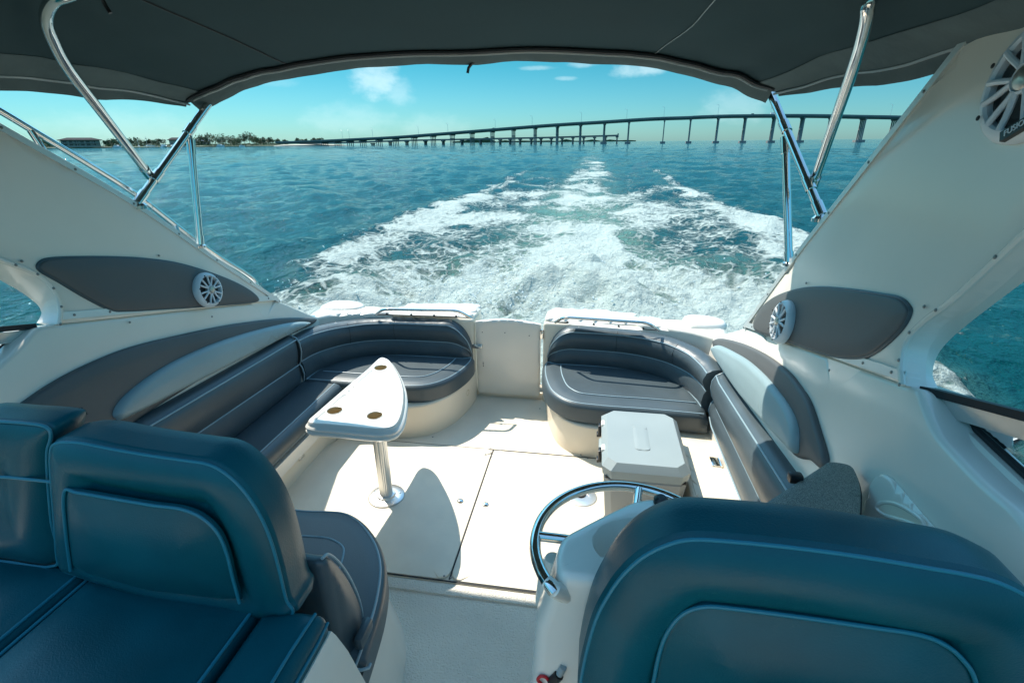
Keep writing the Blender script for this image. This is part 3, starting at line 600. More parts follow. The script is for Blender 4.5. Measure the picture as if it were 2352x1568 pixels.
MB().tube([V((-.664, .855, SZ-.012)), V((-.667, .75, SZ-.008)), V((-.667, .1, SZ-.008))], .0042, 8).build('piping', M['teal_shade_pipe'], s2)
MB().tube([V((-.637, .86, SZ-.045)), V((-.634, .8, SZ-.048)), V((-.634, .1, SZ-.048))], .0042, 8).build('piping', M['teal_shade_pipe'], s2)
s3 = seatpad(rcorner([V((-1.366, YB+.04, 0)), V((-1.366, .05, 0)), V((-1.75, .05, 0)), V((-1.75, YB+.04, 0))], .03), SZ-.13, SZ+.008, 'seat_cushion', cs)
MB().tube([V((-1.381, y, SZ+.006)) for y in (.86, .6, .1)], .0042, 8).build('piping', M['teal_shade_pipe'], s3)
m = MB(); m.rings([[V((-1.95, .05, z)), V((xr_, .05, z)), V((xr_, ya, z)), V((-1.95, ya, z))] for z, xr_, ya in ((.74, -.60, .985), (1.1, -.612, .965), (SZ-.20, -.622, .90), (SZ-.10, -.626, .868), (SZ-.075, -.632, .860))])
m.build('seat_base', M['gel'], cs)
# aft facing jump seat behind it
js = thing('jump_seat', 'aft facing charcoal jump seat with rounded corner behind the companion seat', 'seat', (-1.2, 1.35, FZ))
jz = 1.2
jo = [at(*p, Z=jz) for p in ((700, 1165), (760, 1167), (800, 1172), (835, 1193), (862, 1225), (880, 1262), (887, 1310), (878, 1380), (855, 1460), (830, 1535))]
jo = [V((-1.85, jo[0].y, jz)), V((-1.5, jo[0].y, jz))]+jo+[V((-.64, 1.0, jz)), V((-.72, .98, jz)), V((-1.85, 1.10, jz))]
jp = cr(jo[1:-2], 4); jp = [jo[0]]+jp+jo[-2:]
m = MB(); pad(m, dens([V((p.x, p.y, 1.09)) for p in jp], .06), V((0, 0, 1)), .11, .03, .006, .05, seg=6); st = m.build('seat_cushion', M['vinyl'], js)
fj = insetter([V((p.x, p.y, 0)) for p in jp], V((0, 0, 1)))
MB().tube([p for p in fj(.022, 1.198)][1:-3], .005, 8).build('piping', M['piping'], st)
MB().tube(cr([at(*a5(*p), Z=1.205) for p in ((200, 590), (330, 598), (440, 608), (510, 635), (548, 670), (550, 720), (520, 830), (490, 920))], 5), .005, 8).build('piping', M['piping'], st)
# its own back cushion standing on the seat
m = MB(); oc = cr([V((-.70, y, z)) for y, z in ((.974, 1.14), (.974, 1.3), (.974, 1.45), (.976, 1.585), (.99, 1.605), (1.02, 1.59), (1.06, 1.52), (1.10, 1.42), (1.13, 1.31), (1.14, 1.22), (1.12, 1.16), (1.06, 1.14))], 5, True)
oc = dens(oc, .012)
m = MB(); m.rings([[V((-1.6, p.y, p.z)) for p in oc], [V((-.73, p.y, p.z)) for p in oc]], cap1=False); pad(m, [V((-.73, p.y, p.z)) for p in oc], V((1, 0, 0)), .03, .028, .008, .04); bk = m.build('backrest', M['vinyl'], js)
MB().tube(cr([V((-.712, y, z)) for y, z in ((.99, 1.610), (1.022, 1.594), (1.064, 1.522), (1.104, 1.421), (1.134, 1.31), (1.144, 1.22), (1.122, 1.158))], 6), .0045, 8).build('piping', M['piping'], bk)
boxp('strap', (-.665, 1.06, 1.235), (.03, .09, .05), M['vinyl'], js, .012)
m = MB(); k = [V((p.x, p.y, 0)) for p in jp]; c0 = V((-1.3, 1.3, 0))
m.rings([[V((max(-1.9, p.x)-.0+(.0 if p.x < -1.4 else -.03), p.y-(.02 if p.y > 1.2 else 0), 1.095)) for p in k], [V((p.x+(-.01 if p.x > -1.0 else 0), p.y+.0, .95)) for p in k], [V((p.x+(.03 if p.x > -.9 else 0), p.y+.03*(p.y > 1.3), FZ-.02)) for p in k]])
m.build('seat_base', M['gel'], js)
screw(at(*a5(897, 1478), Z=FZ), V((0, 0, 1)))
# ---------------------------------------------------------------- helm seat (front right)
hs = thing('helm_seat', 'large shade-tinted charcoal helm seat back at front right by the round rail', 'seat', (.4, .6, FZ))
YH = .745
ho = [at(*a6(*p), Y=YH) for p in ((268, 1075), (290, 960), (335, 800), (390, 690), (460, 590), (560, 500), (680, 440), (800, 415), (1000, 425), (1300, 455), (1600, 495), (1900, 545), (2100, 580), (2250, 620), (2400, 700), (2480, 820), (2530, 1000), (2560, 1300))]
ho = cr(ho, 4)+[at(*a6(2400, 1500), Y=YH), at(*a6(400, 1350), Y=YH), at(*a6(262, 1200), Y=YH)]
bk, e = backpad(ho, YH, .13, 'backrest', M['teal_shade'], hs, .155, .034)
MB().tube([p+V((0, -.002, 0)) for p in ring_on(dens(e, .04), NF, .008, 0)], .0042, 8, True).build('piping', M['teal_shade_pipe'], bk)
ip = cr([at(*a6(*p), Y=YH-.022) for p in ((590, 1300), (620, 1105), (650, 960), (690, 860), (760, 780), (860, 748), (1000, 757), (1300, 795), (1600, 838), (1860, 878), (1990, 930), (2070, 1000), (2120, 1080), (2160, 1250))], 6)
MB().tube(ip, .0042, 8).build('piping', M['teal_shade_pipe'], bk)
m = MB(); pad(m, dens([V((p.x, YH-.008, p.z)) for p in ip], .05), NF, .014, .012, .030, .14); m.build('lower_panel', M['teal_shade'], bk)
m = MB(); m.box(.06, .80, .15, .80, 1.28, 1.42, .04, 4); m.build('seat_cushion', M['teal_shade'], hs)
m = MB(); m.box(.04, .80, .15, .84, .74, 1.29, .03, 3); m.build('seat_base', M['gel'], hs)
# moulded pod behind it
pod = thing('drinks_pod', 'white moulded pod with round stainless rail behind the helm seat', 'console', (.2, 1.0, FZ))
def podring(z, x0, x1, y0, y1, r): return dens(rcorner([V((x0, y0, z)), V((x1, y0, z)), V((x1, y1, z)), V((x0, y1, z))], [.03, .04, r, r], 8), 10)
topo = [at(*a6(*p), Z=1.79) for p in ((150, 600), (165, 520), (180, 445), (215, 400), (380, 315), (530, 245), (640, 232), (760, 250), (900, 290))]
topo = [V((-.035, .865, 1.79))]+topo[1:]+[V((.42, 1.12, 1.79)), V((.42, .865, 1.79))]
topc = rcorner(topo, .03, 3)
f = insetter(topc, V((0, 0, 1)))
m = MB(); cc = sum(topc, V((0, 0, 0)))/len(topc)
def grow(z, gx, gy): return [V((p.x+(gx if p.x > cc.x else -gx)*min(1, abs(p.x-cc.x)/.15), p.y+(gy if p.y > cc.y else 0)*min(1, abs(p.y-cc.y)/.1), z)) for p in topc]
basin = []
def bas(s, z): return [V((.19+(p.x-.19)*s, .97+(p.y-.97)*s, z)) for p in topc]
# basin outline: an oval inside the rim, matched point to point with the rim
def oval(s, z):
    out = []
    for p in topc:
        a = math.atan2(p.y-.98, p.x-.2); out.append(V((.2+.165*s*math.cos(a), .98+.105*s*math.sin(a), z)))
    return out
m.rings([grow(FZ-.02, .10, .10), grow(1.2, .065, .06), grow(1.6, .045, .02), grow(1.70, .02, .005), f(-.004, -.03), f(0, -.012), f(.008, -.003), f(.018, 0), oval(1.0, 1.79), oval(.97, 1.783), oval(.9, 1.74), oval(.75, 1.69), oval(.3, 1.675)]); body = m.build('pod_body', M['gel'], pod)
RZ = 1.765; pA, pB, pC = at(1229, 1250, Z=RZ), at(1266, 1348, Z=RZ), at(1435, 1116, Z=RZ)
def circ(a, b, c):
    d = 2*(a.x*(b.y-c.y)+b.x*(c.y-a.y)+c.x*(a.y-b.y)); q = lambda p: p.x*p.x+p.y*p.y
    return V(((q(a)*(b.y-c.y)+q(b)*(c.y-a.y)+q(c)*(a.y-b.y))/d, (q(a)*(c.x-b.x)+q(b)*(a.x-c.x)+q(c)*(b.x-a.x))/d, RZ))
RC = circ(pA, pB, pC); RRr = (pA-RC).length
an = lambda p: math.atan2(p.y-RC.y, p.x-RC.x) % (2*math.pi)
pD = at(1566, 1150, Z=RZ); a0, a1_ = an(pD)-.25, an(pB)
arc = [RC+V((RRr*math.cos(a), RRr*math.sin(a), 0)) for a in [a0+(a1_-a0)*k/48 for k in range(49)]]
e_ = arc[-1]; td = (e_-arc[-2]).normalized(); arc += [e_+td*.012+V((0, .004, -.006))]
MB().tube(arc, .0145, 12).build('ring_rail', M['steel'], pod)
for px, py in ((1250, 1232), (1467, 1128)):
    p = at(px, py, Z=1.765); d = (p-RC); d.z = 0; d.normalize()
    MB().tube([RC+d*RRr, RC+d*(RRr-.10)], .0125, 10).build('spoke', M['steel'], pod)
# moulded foot of the rail
MB().tube([e_-td*.018, e_+td*.006+V((.004, .004, -.004)), e_+V((.02, .022, -.03)), e_+V((.05, .06, -.075)), e_+V((.07, .09, -.16))], [.0165, .018, .023, .03, .036], 14).build('rail_foot', M['gel'], pod)
MB().lathe([(.045, -.12), (.035, 0), (.02, .03)], at(*a6(150, 560), Z=1.66), 16).build('rail_foot', M['gel'], pod)
MB().lathe([(.02, 0), (.02, .012), (.012, .02), (1e-4, .02)], at(*a6(655, 262), Z=1.79), 16).build('pod_cap', M['black'], pod)
# lanyard
p0 = at(*a6(165, 1075), Y=.86)
ly = thing('kill_cord', 'red loop cord with black clip hanging by the helm seat base', 'lanyard', p0)
MB().tube(cr([at(*a6(*p), Y=.86) for p in ((135, 1100), (120, 1078), (95, 1072), (80, 1088), (95, 1105), (110, 1125))], 6), .004, 8).build('loop', M['red'], ly)
MB().tube([at(*a6(145, 1100), Y=.86), at(*a6(180, 1065), Y=.86)], .013, 10).build('clip', M['black'], ly)
MB().tube([at(*a6(182, 1062), Y=.86), at(*a6(200, 1030), Y=.86)], .009, 10).build('pin', M['cooler'], ly)
# ---------------------------------------------------------------- side counter
sc = thing('side_counter', 'small grey granite counter wedged against the right coaming', 'counter', at(1850, 1130, Z=1.7))
ZC2 = 1.735
o = rcorner([at(1730, 1172, Z=ZC2), at(1905, 1058, Z=ZC2), at(1958, 1066, Z=ZC2), at(1978, 1115, Z=ZC2), at(1976, 1190, Z=ZC2), at(1940, 1250, Z=ZC2), at(1740, 1250, Z=ZC2)], [.005, .02, .04, .05, .05, 0, 0], 6)
m = MB(); pad(m, dens([p-V((0, 0, .03)) for p in o], .06), V((0, 0, 1)), .03, .004); top = m.build('countertop', M['granite'], sc)
m = MB(); pad(m, dens([p-V((0, 0, .032)) for p in insetter(o, V((0, 0, 1)))(-.006, 0)], .06), V((0, 0, 1)), .022, .004); m.build('edge_band', M['rubber'], top)
c0 = at(1830, 1098, Z=ZC2)
boxp('catch', tuple(c0+V((0, .01, -.005))), (.04, .03, .03), M['black'], sc, .006)
m = MB(); pad(m, dens([p-V((0, 0, .5)) for p in insetter(o, V((0, 0, 1)))(.02, 0)], .08), V((0, 0, 1)), .466, .004); m.build('cabinet', M['gel'], sc)
# ---------------------------------------------------------------- speakers
def speaker(c, n, r, label, group='round white marine speakers', badge=False):
    n = V(n).normalized(); up = V((0, 0, 1)); up = (up-n*up.dot(n)).normalized(); rt = up.cross(n)
    t = thing('speaker', label, 'speaker', c, group); c = V(c)
    MB().lathe([(r*1.02, 0), (r*1.03, .009), (r*.99, .02), (r*.90, .030), (r*.82, .032), (r*.78, .026), (r*.78, .004)], c, 40, n).build('bezel', M['spk'], t)
    MB().lathe([(r*.77, .012), (r*.70, .016), (r*.45, .004), (r*.2, .004), (1e-4, .004)], c, 32, n).build('cone', M['cone'], t)
    MB().lathe([(r*.215, .004), (r*.215, .034), (r*.17, .040), (1e-4, .043)], c, 24, n).build('dust_cap', M['capm'], t)
    MB().lathe([(r*.26, .024), (r*.27, .034), (r*.23, .038), (r*.215, .034)], c, 24, n).build('cap_ring', M['spk'], t)
    for k in range(6):
        m = MB(); a0 = k*math.pi/3+.25
        for s in (-1, 1):
            pts = []
            for q in (.24, .36, .5, .64, .81):
                a = a0+s*(.10+.13*math.sin(min(1, (q-.2)/.45)*math.pi*.5)*(1 if q > .3 else .6)*(1.0-.25*max(0, q-.5)))
                pts.append(c+n*(.034-.004*math.sin(q*3.1))+(rt*math.cos(a)+up*math.sin(a))*r*q)
            m.tube(pts, r*.052, 8)
        m.build('grille_spoke', M['spk'], t)
        a = a0+math.pi/6*0
        disc(c+n*.036+(rt*math.cos(a0+.5)+up*math.sin(a0+.5))*r*.88, r*.045, .002, M['rubber'], 'bolt', t, n)
    if badge:
        a = R(-115) if False else None
        cu = bpy.data.curves.new('badge_text', 'FONT'); cu.body = 'FUSION'; cu.size = r*.14; cu.align_x = 'CENTER'; cu.align_y = 'CENTER'; cu.extrude = .0008
        to = bpy.data.objects.new('badge_tmp', cu); COL.objects.link(to); dg = bpy.context.evaluated_depsgraph_get(); me = bpy.data.meshes.new_from_object(to.evaluated_get(dg)); bpy.data.objects.remove(to)
        pos = at(*badge, side='R', off=.044); d = (pos-c-n*.04).normalized(); ax = n.cross(d)*-1; ax = ax if ax.dot(rt) > 0 else -ax
        yv = n.cross(ax)
        B = MB(); hw, hh = r*.33, r*.085
        B.rings([[pos+ax*x*hw+yv*y*hh+n*z for x, y in ((-1, -1), (1, -1), (1, 1), (-1, 1))] for z in (-.012, .001)]); pl = B.build('badge', M['black'], t)
        obj('badge_text', [pos+ax*v.co.x+yv*v.co.y+n*(.002+v.co.z) for v in me.vertices], [tuple(p.vertices) for p in me.polygons], M['spk'], pl, 0)
    return t
speaker(at(474, 666, side='L', off=.022), LN, .094, 'round white speaker on the dark panel of the left arch')
speaker(at(1803, 740, side='R', off=.022), RN, .098, 'round white speaker on the dark panel of the right arch')
speaker(at(2388, 180, side='R', off=.004), RN, .142, 'large white speaker high on the bare right arch cut by the photo edge', badge=(2338, 290))
# ---------------------------------------------------------------- bimini top
bi = thing('bimini_top', 'dark grey canvas bimini top with zip edges on stainless bows', 'bimini top', (-.65, 1.5, 2.9))
ST = [(-1.0, -2.30, 1.20, 2.950, 3.22), (-.4, -2.28, 1.16, 2.970, 3.28), (.3, -2.26, 1.12, 2.970, 3.31), (1.0, -2.24, 1.07, 2.970, 3.30), (1.4, -2.235, 1.04, 2.970, 3.28), (1.9, -2.22, 1.0, 2.965, 3.22), (2.3, -2.20, .94, 2.960, 3.17), (2.6, -2.185, .85, 2.940, 3.135), (2.76, -2.17, .80, 2.925, 3.118)]
TT = [math.sin(R(-90+180*i/40)) for i in range(41)]
def cano(i, t, dz=0.0):
    y, xl, xr, ze, zc = ST[i]; x = (xl+xr)/2+(xr-xl)/2*t
    sk = (t+.05)*.14 if i >= 5 else (t)*.05
    z = ze+(zc-ze)*(1-abs(t)**3.0)**.95
    wr = .006*mnoise.noise(V((x*3, y*3, 1.3)))+.010*mnoise.noise(V((x*7, y*2, 4)))*min(1, abs(t)**4*1.2)
    return V((x, y+sk, z+dz+wr))
ys = []
def canos(y, t, dz=0.0):
    for i in range(len(ST)-1):
        if ST[i][0] <= y <= ST[i+1][0]+1e-6:
            k = (y-ST[i][0])/(ST[i+1][0]-ST[i][0]); a, b_ = ST[i], ST[i+1]; s = [a[j]+(b_[j]-a[j])*k for j in range(5)]
            _, xl, xr, ze, zc = s; x = (xl+xr)/2+(xr-xl)/2*t; sk = (t+.05)*.07-.03
            z = ze+(zc-ze)*max(0, 1-abs(t)**3.0)**.95
            wr = .008*mnoise.noise(V((x*2.5, y*2.5, 1.3)))+.030*mnoise.noise(V((x*8+y*2, y*2.2, 4)))*(abs(t)**4)+.006*mnoise.noise(V((x*5-y*3, y*6, 9)))*abs(t)**2
            edge = -.012*math.exp(-((y-1.62)/.12)**2)*0
            return V((x, y+sk, z+wr+dz+edge))
YS = [.72+2.04*i/50 for i in range(51)]
TT = [math.sin(R(-90+180*i/72)) for i in range(73)]
g = MB(); g.rings([[canos(y, t) for t in TT] for y in YS], closed=False, cap0=False, cap1=False)
g2 = [[canos(y, t, .012) for t in TT] for y in YS]; g.rings(g2, closed=False, cap0=False, cap1=False)
g.rings([[canos(YS[-1], t) for t in TT], [canos(YS[-1], t, .012) for t in TT]], closed=False, cap0=False, cap1=False)
can = g.build('canopy', M['canvas'], bi, 60)
# hem band at the stern with its zip, hanging slightly
hem = MB(); rows = []
for dy, dz in ((-.02, -.004), (.0, -.012), (.02, -.026), (.042, -.038), (.058, -.045), (.062, -.047), (.066, -.038), (.064, -.0), (.05, .022), (.0, .012)):
    rows.append([canos(2.76, t)+V((0, dy*1.15, dz*(1+.18*mnoise.noise(V((t*9, dy*20, 0))))*(1.0+.25*abs(t)**8))) for t in TT])
hem.rings(rows, closed=False, cap0=False, cap1=False); hm = hem.build('hem', M['canvas2'], can, 60)
MB().tube([canos(2.76, t)+V((0, -.03, -.008)) for t in TT], .009, 6).build('zip_cover', M['rubber'], can)
def zipper(pts, name, parent, w=.006):
    m = MB(); m.tube(pts, .0055, 5); P = dens(pts, .012, False)
    for i in range(0, len(P)-1, 2):
        t = (P[i+1]-P[i]).normalized(); d = t*.003; q = V((0, .4, -1)).normalized()*.004
        m.add([P[i]-d+q-V((w*t.y, -w*t.x, 0)), P[i]+d+q-V((w*t.y, -w*t.x, 0)), P[i]+d+q+V((w*t.y, -w*t.x, 0)), P[i]-d+q+V((w*t.y, -w*t.x, 0))], [(0, 1, 2, 3)])
    return m.build(name, M['zip'], parent, 0)
zipper([canos(2.76, t)+V((0, -.005, -.018)) for t in TT if -.99 < t < .985], 'zip', hm)
# side hems
for s in (-1, 1):
    e = MB(); rows = []
    for k, (tt, dx, dz) in enumerate(((.945, 0, -.003), (.948, 0, -.007), (.97, 0, -.008), (.99, 0, -.010), (.999, .0, -.014), (.999, -.03, -.04), (.999, -.035, -.07), (.999, -.04, -.072), (.999, -.045, -.02), (.999, -.01, .012))):
        rows.append([canos(y, s*tt)+V((-s*dx, 0, (dz if dz > -.02 else dz*(1-.5*max(0, min(1, (y-2.3)/.44))))+.003*mnoise.noise(V((y*5, k//4, 0))))) for y in YS])
    e.rings(rows, closed=False, cap0=False, cap1=False); he = e.build('side_hem', M['canvas2'], can, 60)
    zipper([canos(y, s*.999)+V((s*.012, 0, -.026)) for y in YS[6:]], 'zip', he, .005)
# seams on the canopy
def seam(t0, ys, name, mt, r=.0035): MB().tube([canos(y, t0+(t1-t0)*0, -.003) for y, t1 in [(y, t0) for y in ys]], r, 5).build(name, mt, can)
seam(-.60, [1.3+i*.06 for i in range(25)], 'seam', M['rubber']); seam(.62, [1.3+i*.06 for i in range(25)], 'seam', M['zip'], .002)
# hooks
p = canos(2.76, .02)+V((0, .062, -.05)); MB().tube([p+V((.025, 0, .012)), p+V((.006, 0, .004)), p+V((-.012, 0, -.014)), p+V((-.018, 0, -.038))], .0075, 8).build('snap_hook', M['black'], bi)
p = canos(1.75, -.62)+V((0, 0, -.02)); MB().tube([p, p+V((0, .01, -.03)), p+V((.01, .01, -.05))], .006, 8).build('snap_hook', M['black'], bi)
# bows
def U3(px, py, **k): return at(px, py, **k)
JL = at(345, 405, side='L'); JR = at(1866, 428, side='R')
aL = CAM+(at(158, 160, side='L')-CAM)*.84; aR = CAM+(at(1962, 150, side='R')-CAM)*.785
lp = [JL, JL+(aL-JL)*.33, JL+(aL-JL)*.66, aL, CAM+(at(122, 95, side='L')-CAM)*.80, CAM+(at(106, 45, side='L')-CAM)*.765, at(124, 2, Z=3.105), at(182, -28, Z=3.13), canos(1.5, -.42, -.028), canos(1.46, -.2, -.028), canos(1.5, .1, -.028), canos(1.6, .4, -.03)]
rp = [JR, JR+(aR-JR)*.33, JR+(aR-JR)*.66, aR, CAM+(at(1984, 75, side='R')-CAM)*.73, CAM+(at(1993, 20, side='R')-CAM)*.69, CAM+(at(1984, -30, side='R')-CAM)*.655, canos(1.65, .62, -.03)]
MB().tube(cr(lp+rp[::-1], 8), .0185, 14).build('bow_tube', M['steel'], bi)
BL0, BL1 = at(318, 462, side='L'), canos(2.74, -.965)+V((0, .03, -.03))
BR0, BR1 = at(1886, 490, side='R'), canos(2.74, .97)+V((0, .03, -.03))
BL1 = at(481, 236, Y=canos(2.76, -.93).y+.065); BR1 = at(1772, 217, Y=canos(2.76, .95).y+.065)
topb = [canos(2.76, t, -.004)+V((0, .045, 0)) for t in (-.88, -.75, -.5, -.2, .1, .4, .65, .82, .88)]
MB().tube([BL0, BL1], .0185, 14).build('bow_tube', M['steel'], bi)
MB().tube([BR0, BR1], .0185, 14).build('bow_tube', M['steel'], bi)
MB().tube(cr(topb, 6), .016, 10).build('bow_tube', M['steel'], bi)
def onseg(A, B, t): return A+(B-A)*t
SL1 = onseg(BL0, BL1, .70); SR1 = onseg(BR0, BR1, .62)
SL0 = at(460, 562, side='L'); SR0 = at(1812, 602, side='R')
# the photo position of the support heads
def near_on(A, B, px, py):
    v = ray(px, py).normalized(); w = (B-A).normalized(); n = v.cross(w); k = (A-CAM).cross(v).dot(n)/n.dot(n); return A+w*k
SL1 = near_on(BL0, BL1, 440, 302); SR1 = near_on(BR0, BR1, 1803, 292)
for A, B in ((SL0, SL1), (SR0, SR1)):
    d = (B-A).normalized(); L = (B-A).length; s = MB().tube([A, B-d*.05], .0175, 14).build('support_post', M['steel'], bi)
    MB().tube([A-d*.005, A+d*.05], .021, 14).build('end_fitting', M['steel'], s); MB().tube([B-d*.12, B-d*.045], .0215, 14).build('end_fitting', M['steel'], s)
    MB().tube([B-d*.05, B], .010, 8).build('eye_end', M['steel'], s)
    MB().lathe([(.03, 0), (.03, .012), (.016, .02)], A-d*.015, 16).build('deck_hinge', M['steel'], s)
def collar(A, B, t, l=.06, r=.023): d = (B-A).normalized(); p = onseg(A, B, t); return MB().tube([p-d*l/2, p+d*l/2], r, 14).build('clamp', M['steel'], bi)
for A, B, P in ((BL0, BL1, SL1), (BR0, BR1, SR1)): collar(A, B, (P-A).length/(B-A).length); collar(A, B, .03, .07)
pj = near_on(BL0, BL1, 360, 405); collar(BL0, BL1, (pj-BL0).length/(BL1-BL0).length); MB().tube([JL, pj], .010, 8).build('pivot', M['steel'], bi)
pj2 = near_on(BR0, BR1, 1858, 425); collar(BR0, BR1, (pj2-BR0).length/(BR1-BR0).length); MB().tube([JR, pj2], .010, 8).build('pivot', M['steel'], bi)
for J, q in ((JL, lp[1]), (JR, rp[1])): d = (q-J).normalized(); MB().tube([J, J+d*.075], .0225, 14).build('end_fitting', M['steel'], bi)
for P, px, py in ((BL0, 0, 0), (BR0, 0, 0)): MB().lathe([(.032, -.035), (.032, -.02), (.015, 0), (.012, .02)], P, 16).build('deck_hinge', M['steel'], bi)
# retaining ring on left hinge
c = at(362, 537, side='L') if False else BL0+V((.01, .04, -.03)); MB().tube([c+V((.0, .02*math.cos(a), .02*math.sin(a))) for a in [k*math.pi/8 for k in range(16)]], .0012, 5, True).build('pin_ring', M['steel'], bi)
# ---------------------------------------------------------------- grab rails
gl = thing('grab_rail', 'long stainless grab rail sloping down the outside of the left arch', 'rail', at(310, 460, side='L'), 'stainless grab rails')
rp_ = [at(-200, 140, side='L', off=-.05), at(0, 255, side='L', off=-.05), at(75, 300, side='L', off=-.05), at(200, 375, side='L', off=-.05), at(310, 445, side='L', off=-.05), at(420, 530, side='L', off=-.05), at(500, 588, side='L', off=-.05), at(560, 625, side='L', off=-.05), at(585, 645, side='L', off=-.05), at(590, 665, side='L', off=-.045)]
MB().tube(cr(rp_, 6), .0135, 12).build('rail', M['steel'], gl)
for a, b_ in (((70, 300), (100, 345)), ((402, 515), (412, 545))):
    MB().tube([at(*a, side='L', off=-.05), at(*b_, side='L', off=-.045)], .0125, 12).build('rail_post', M['steel'], gl)
def sternrail(pts, z, label, c):
    P = [at(x, y, Z=z) for x, y in pts]
    t = thing('grab_rail', label, 'rail', c, 'stainless grab rails'); lo = [V((P[0].x, P[0].y, 1.45))]
    foot0 = at(pts[0][0], pts[0][1], Z=1.456); foot1 = at(pts[-1][0], pts[-1][1], Z=1.456)
    path = rcorner([foot0]+P[1:-1]+[foot1], .05, 6, False)
    MB().tube(path, .0105, 10).build('rail', M['steel'], t)
    MB().tube([foot0, foot1], .004, 8).build('track', M['rubber'], t)
    for k in (.12, .38, .62, .85):
        p = foot0+(foot1-foot0)*k; MB().lathe([(.008, 0), (.008, .012), (.004, .016)], p, 10).build('stud', M['rubber'], t)
sternrail([a1(*p) for p in ((870, 182), (925, 143), (1490, 155), (1585, 208))], 1.53, 'low stainless rail on the stern ledge left of the door', (-1.25, 3.7, 1.45))
sternrail([a2(*p) for p in ((262, 242), (325, 204), (960, 246), (1045, 304))], 1.53, 'low stainless rail on the stern ledge right of the door', (.05, 3.7, 1.45))
#@@FAR0
# ---------------------------------------------------------------- water
def vnoise(x, y, seed):
    xi = np.floor(x).astype(np.int64); yi = np.floor(y).astype(np.int64); xf = x-xi; yf = y-yi
    def h(a, b): n = (a*374761393+b*668265263+seed*974711) & 0x7fffffff; n = ((n ^ (n >> 13))*1274126177) & 0x7fffffff; return ((n ^ (n >> 16)) & 0xffff)/65535.0
    u = xf*xf*(3-2*xf); v = yf*yf*(3-2*yf)
    return (h(xi, yi)*(1-u)+h(xi+1, yi)*u)*(1-v)+(h(xi, yi+1)*(1-u)+h(xi+1, yi+1)*u)*v
def fbm(x, y, seed, o=4):
    t = 0; a = .5
    for i in range(o): t = t+a*vnoise(x*2**i, y*2**i, seed+i); a *= .5
    return t
def sstep(a, b, x): t = np.clip((x-a)/(b-a), 0, 1); return t*t*(3-2*t)
def build_sea():
    na = 720; rad = [1.2]
    while rad[-1] < 900: rad.append(rad[-1]*1.0125)
    nnear = len(rad)
    for k in range(22): rad.append(rad[-1]*1.19)
    rad = np.array(rad); ang = np.radians(np.linspace(-112, 122, na))
    RR, AA = np.meshgrid(rad, ang, indexing='ij'); X = RR*np.sin(AA); Y = RR*np.cos(AA); D = RR
    dr = np.maximum(RR*.0125, RR*np.radians(234/na))
    Z = np.zeros_like(X); rng = np.random.RandomState(3)
    for i in range(46):
        lam = .55*1.085**i; th = R(205)+rng.normal(0, .55); k = 2*math.pi/lam; amp = .0165*lam**.50*(.6+.8*rng.rand())*(1 if lam < 9 else .6)
        fade = np.clip(lam/(2.6*dr)-.6, 0, 1)
        ph = k*(X*math.cos(th)+Y*math.sin(th))+rng.rand()*6.28+1.4*vnoise(X*.15/lam**.5+i*7, Y*.15/lam**.5, 90+i)
        Z += amp*fade*(1-1.35*np.abs(np.sin(ph/2)))*(1.0 if i % 2 else .9)
    Z -= Z.mean()
    xr = X+.6; ax = np.abs(xr)
    wob = (fbm(X*.35, Y*.22, 5)-.47)*2.2+(fbm(X*1.1, Y*.8, 15)-.47)*1.5
    armc = np.where(Y < 14, 4.3+1.7*sstep(5, 14, Y), 6.0+.5*sstep(14, 60, Y))
    armw = np.where(Y < 12, .55+1.0*sstep(5, 11, Y), 1.75-.95*sstep(11, 45, Y))
    d = (ax+wob*.55-armc+armw*.35)/np.maximum(armw, .1)
    arm = np.exp(-d*d*1.1)*(sstep(-2, 4, Y))*(1-.55*sstep(14, 75, Y))*np.where(xr < 0, sstep(5.5, 8.5, Y), 1)
    arm *= 1-sstep(70, 130, Y)
    cw = 1.75+.35*sstep(8, 30, Y)+.02*Y*.3
    cen = np.exp(-((xr+wob*.35)/cw)**4)*(1.0-.20*sstep(11, 30, Y)-.25*sstep(30, 90, Y)-.5*sstep(90, 190, Y))*sstep(2.5, 4, Y)
    cen *= .70+.75*fbm(X*.3+40, Y*.55, 21)
    near = (1-sstep(9.5, 14.0, Y+wob))*(1-sstep(3.3, 5.2, ax+wob*.4))*sstep(3.2, 4.2, Y)
    mid = .76*(1-sstep(5.0, 6.3, ax))*(1-sstep(18, 70, Y))*sstep(4, 8, Y)
    foam = np.maximum.reduce([arm*(.96-.06*sstep(12, 30, Y)), cen*(.96-.02*sstep(11, 25, Y)), near*.97, mid])
    patch = fbm(X*.5, Y*.38, 11, 5); patch2 = fbm(X*1.6, Y*1.1, 31, 4)
    foam = np.clip(foam*(.42+1.15*patch)+(patch2-.47)*.45*(foam > .05), 0, 1.1)
    milk = np.clip(np.exp(-(xr/2.1)**4)*(1-.75*sstep(12, 45, Y))*sstep(3, 5, Y)*1.0+near*.55, 0, 1)*(.55+.8*fbm(X*.4, Y*.4, 77))
    f2 = np.clip(.6/np.maximum(dr, .05)-.0, 0, 1)
    Z += (near*.9+cen*.35*(1-sstep(12, 40, Y)))*f2*((fbm(X*1.1, Y*1.1, 51, 5)-.47)*.75+(np.abs(fbm(X*2.6, Y*2.6, 61, 3)-.45))*.30)
    Z += .16*np.exp(-(xr/1.7)**2)*np.exp(-((Y-9.3)/2.2)**2)
    Z += arm*f2*(.18*(1-sstep(14, 40, Y))+.30*(fbm(X*1.3, Y*1.3, 41, 4)-.45)*(1-sstep(14, 40, Y)))
    inb = (Y < 4.3) & (X > -2.7) & (X < 1.5); Z = np.where(inb, np.minimum(Z, -.02), Z)
    Z = np.minimum(Z, .62)
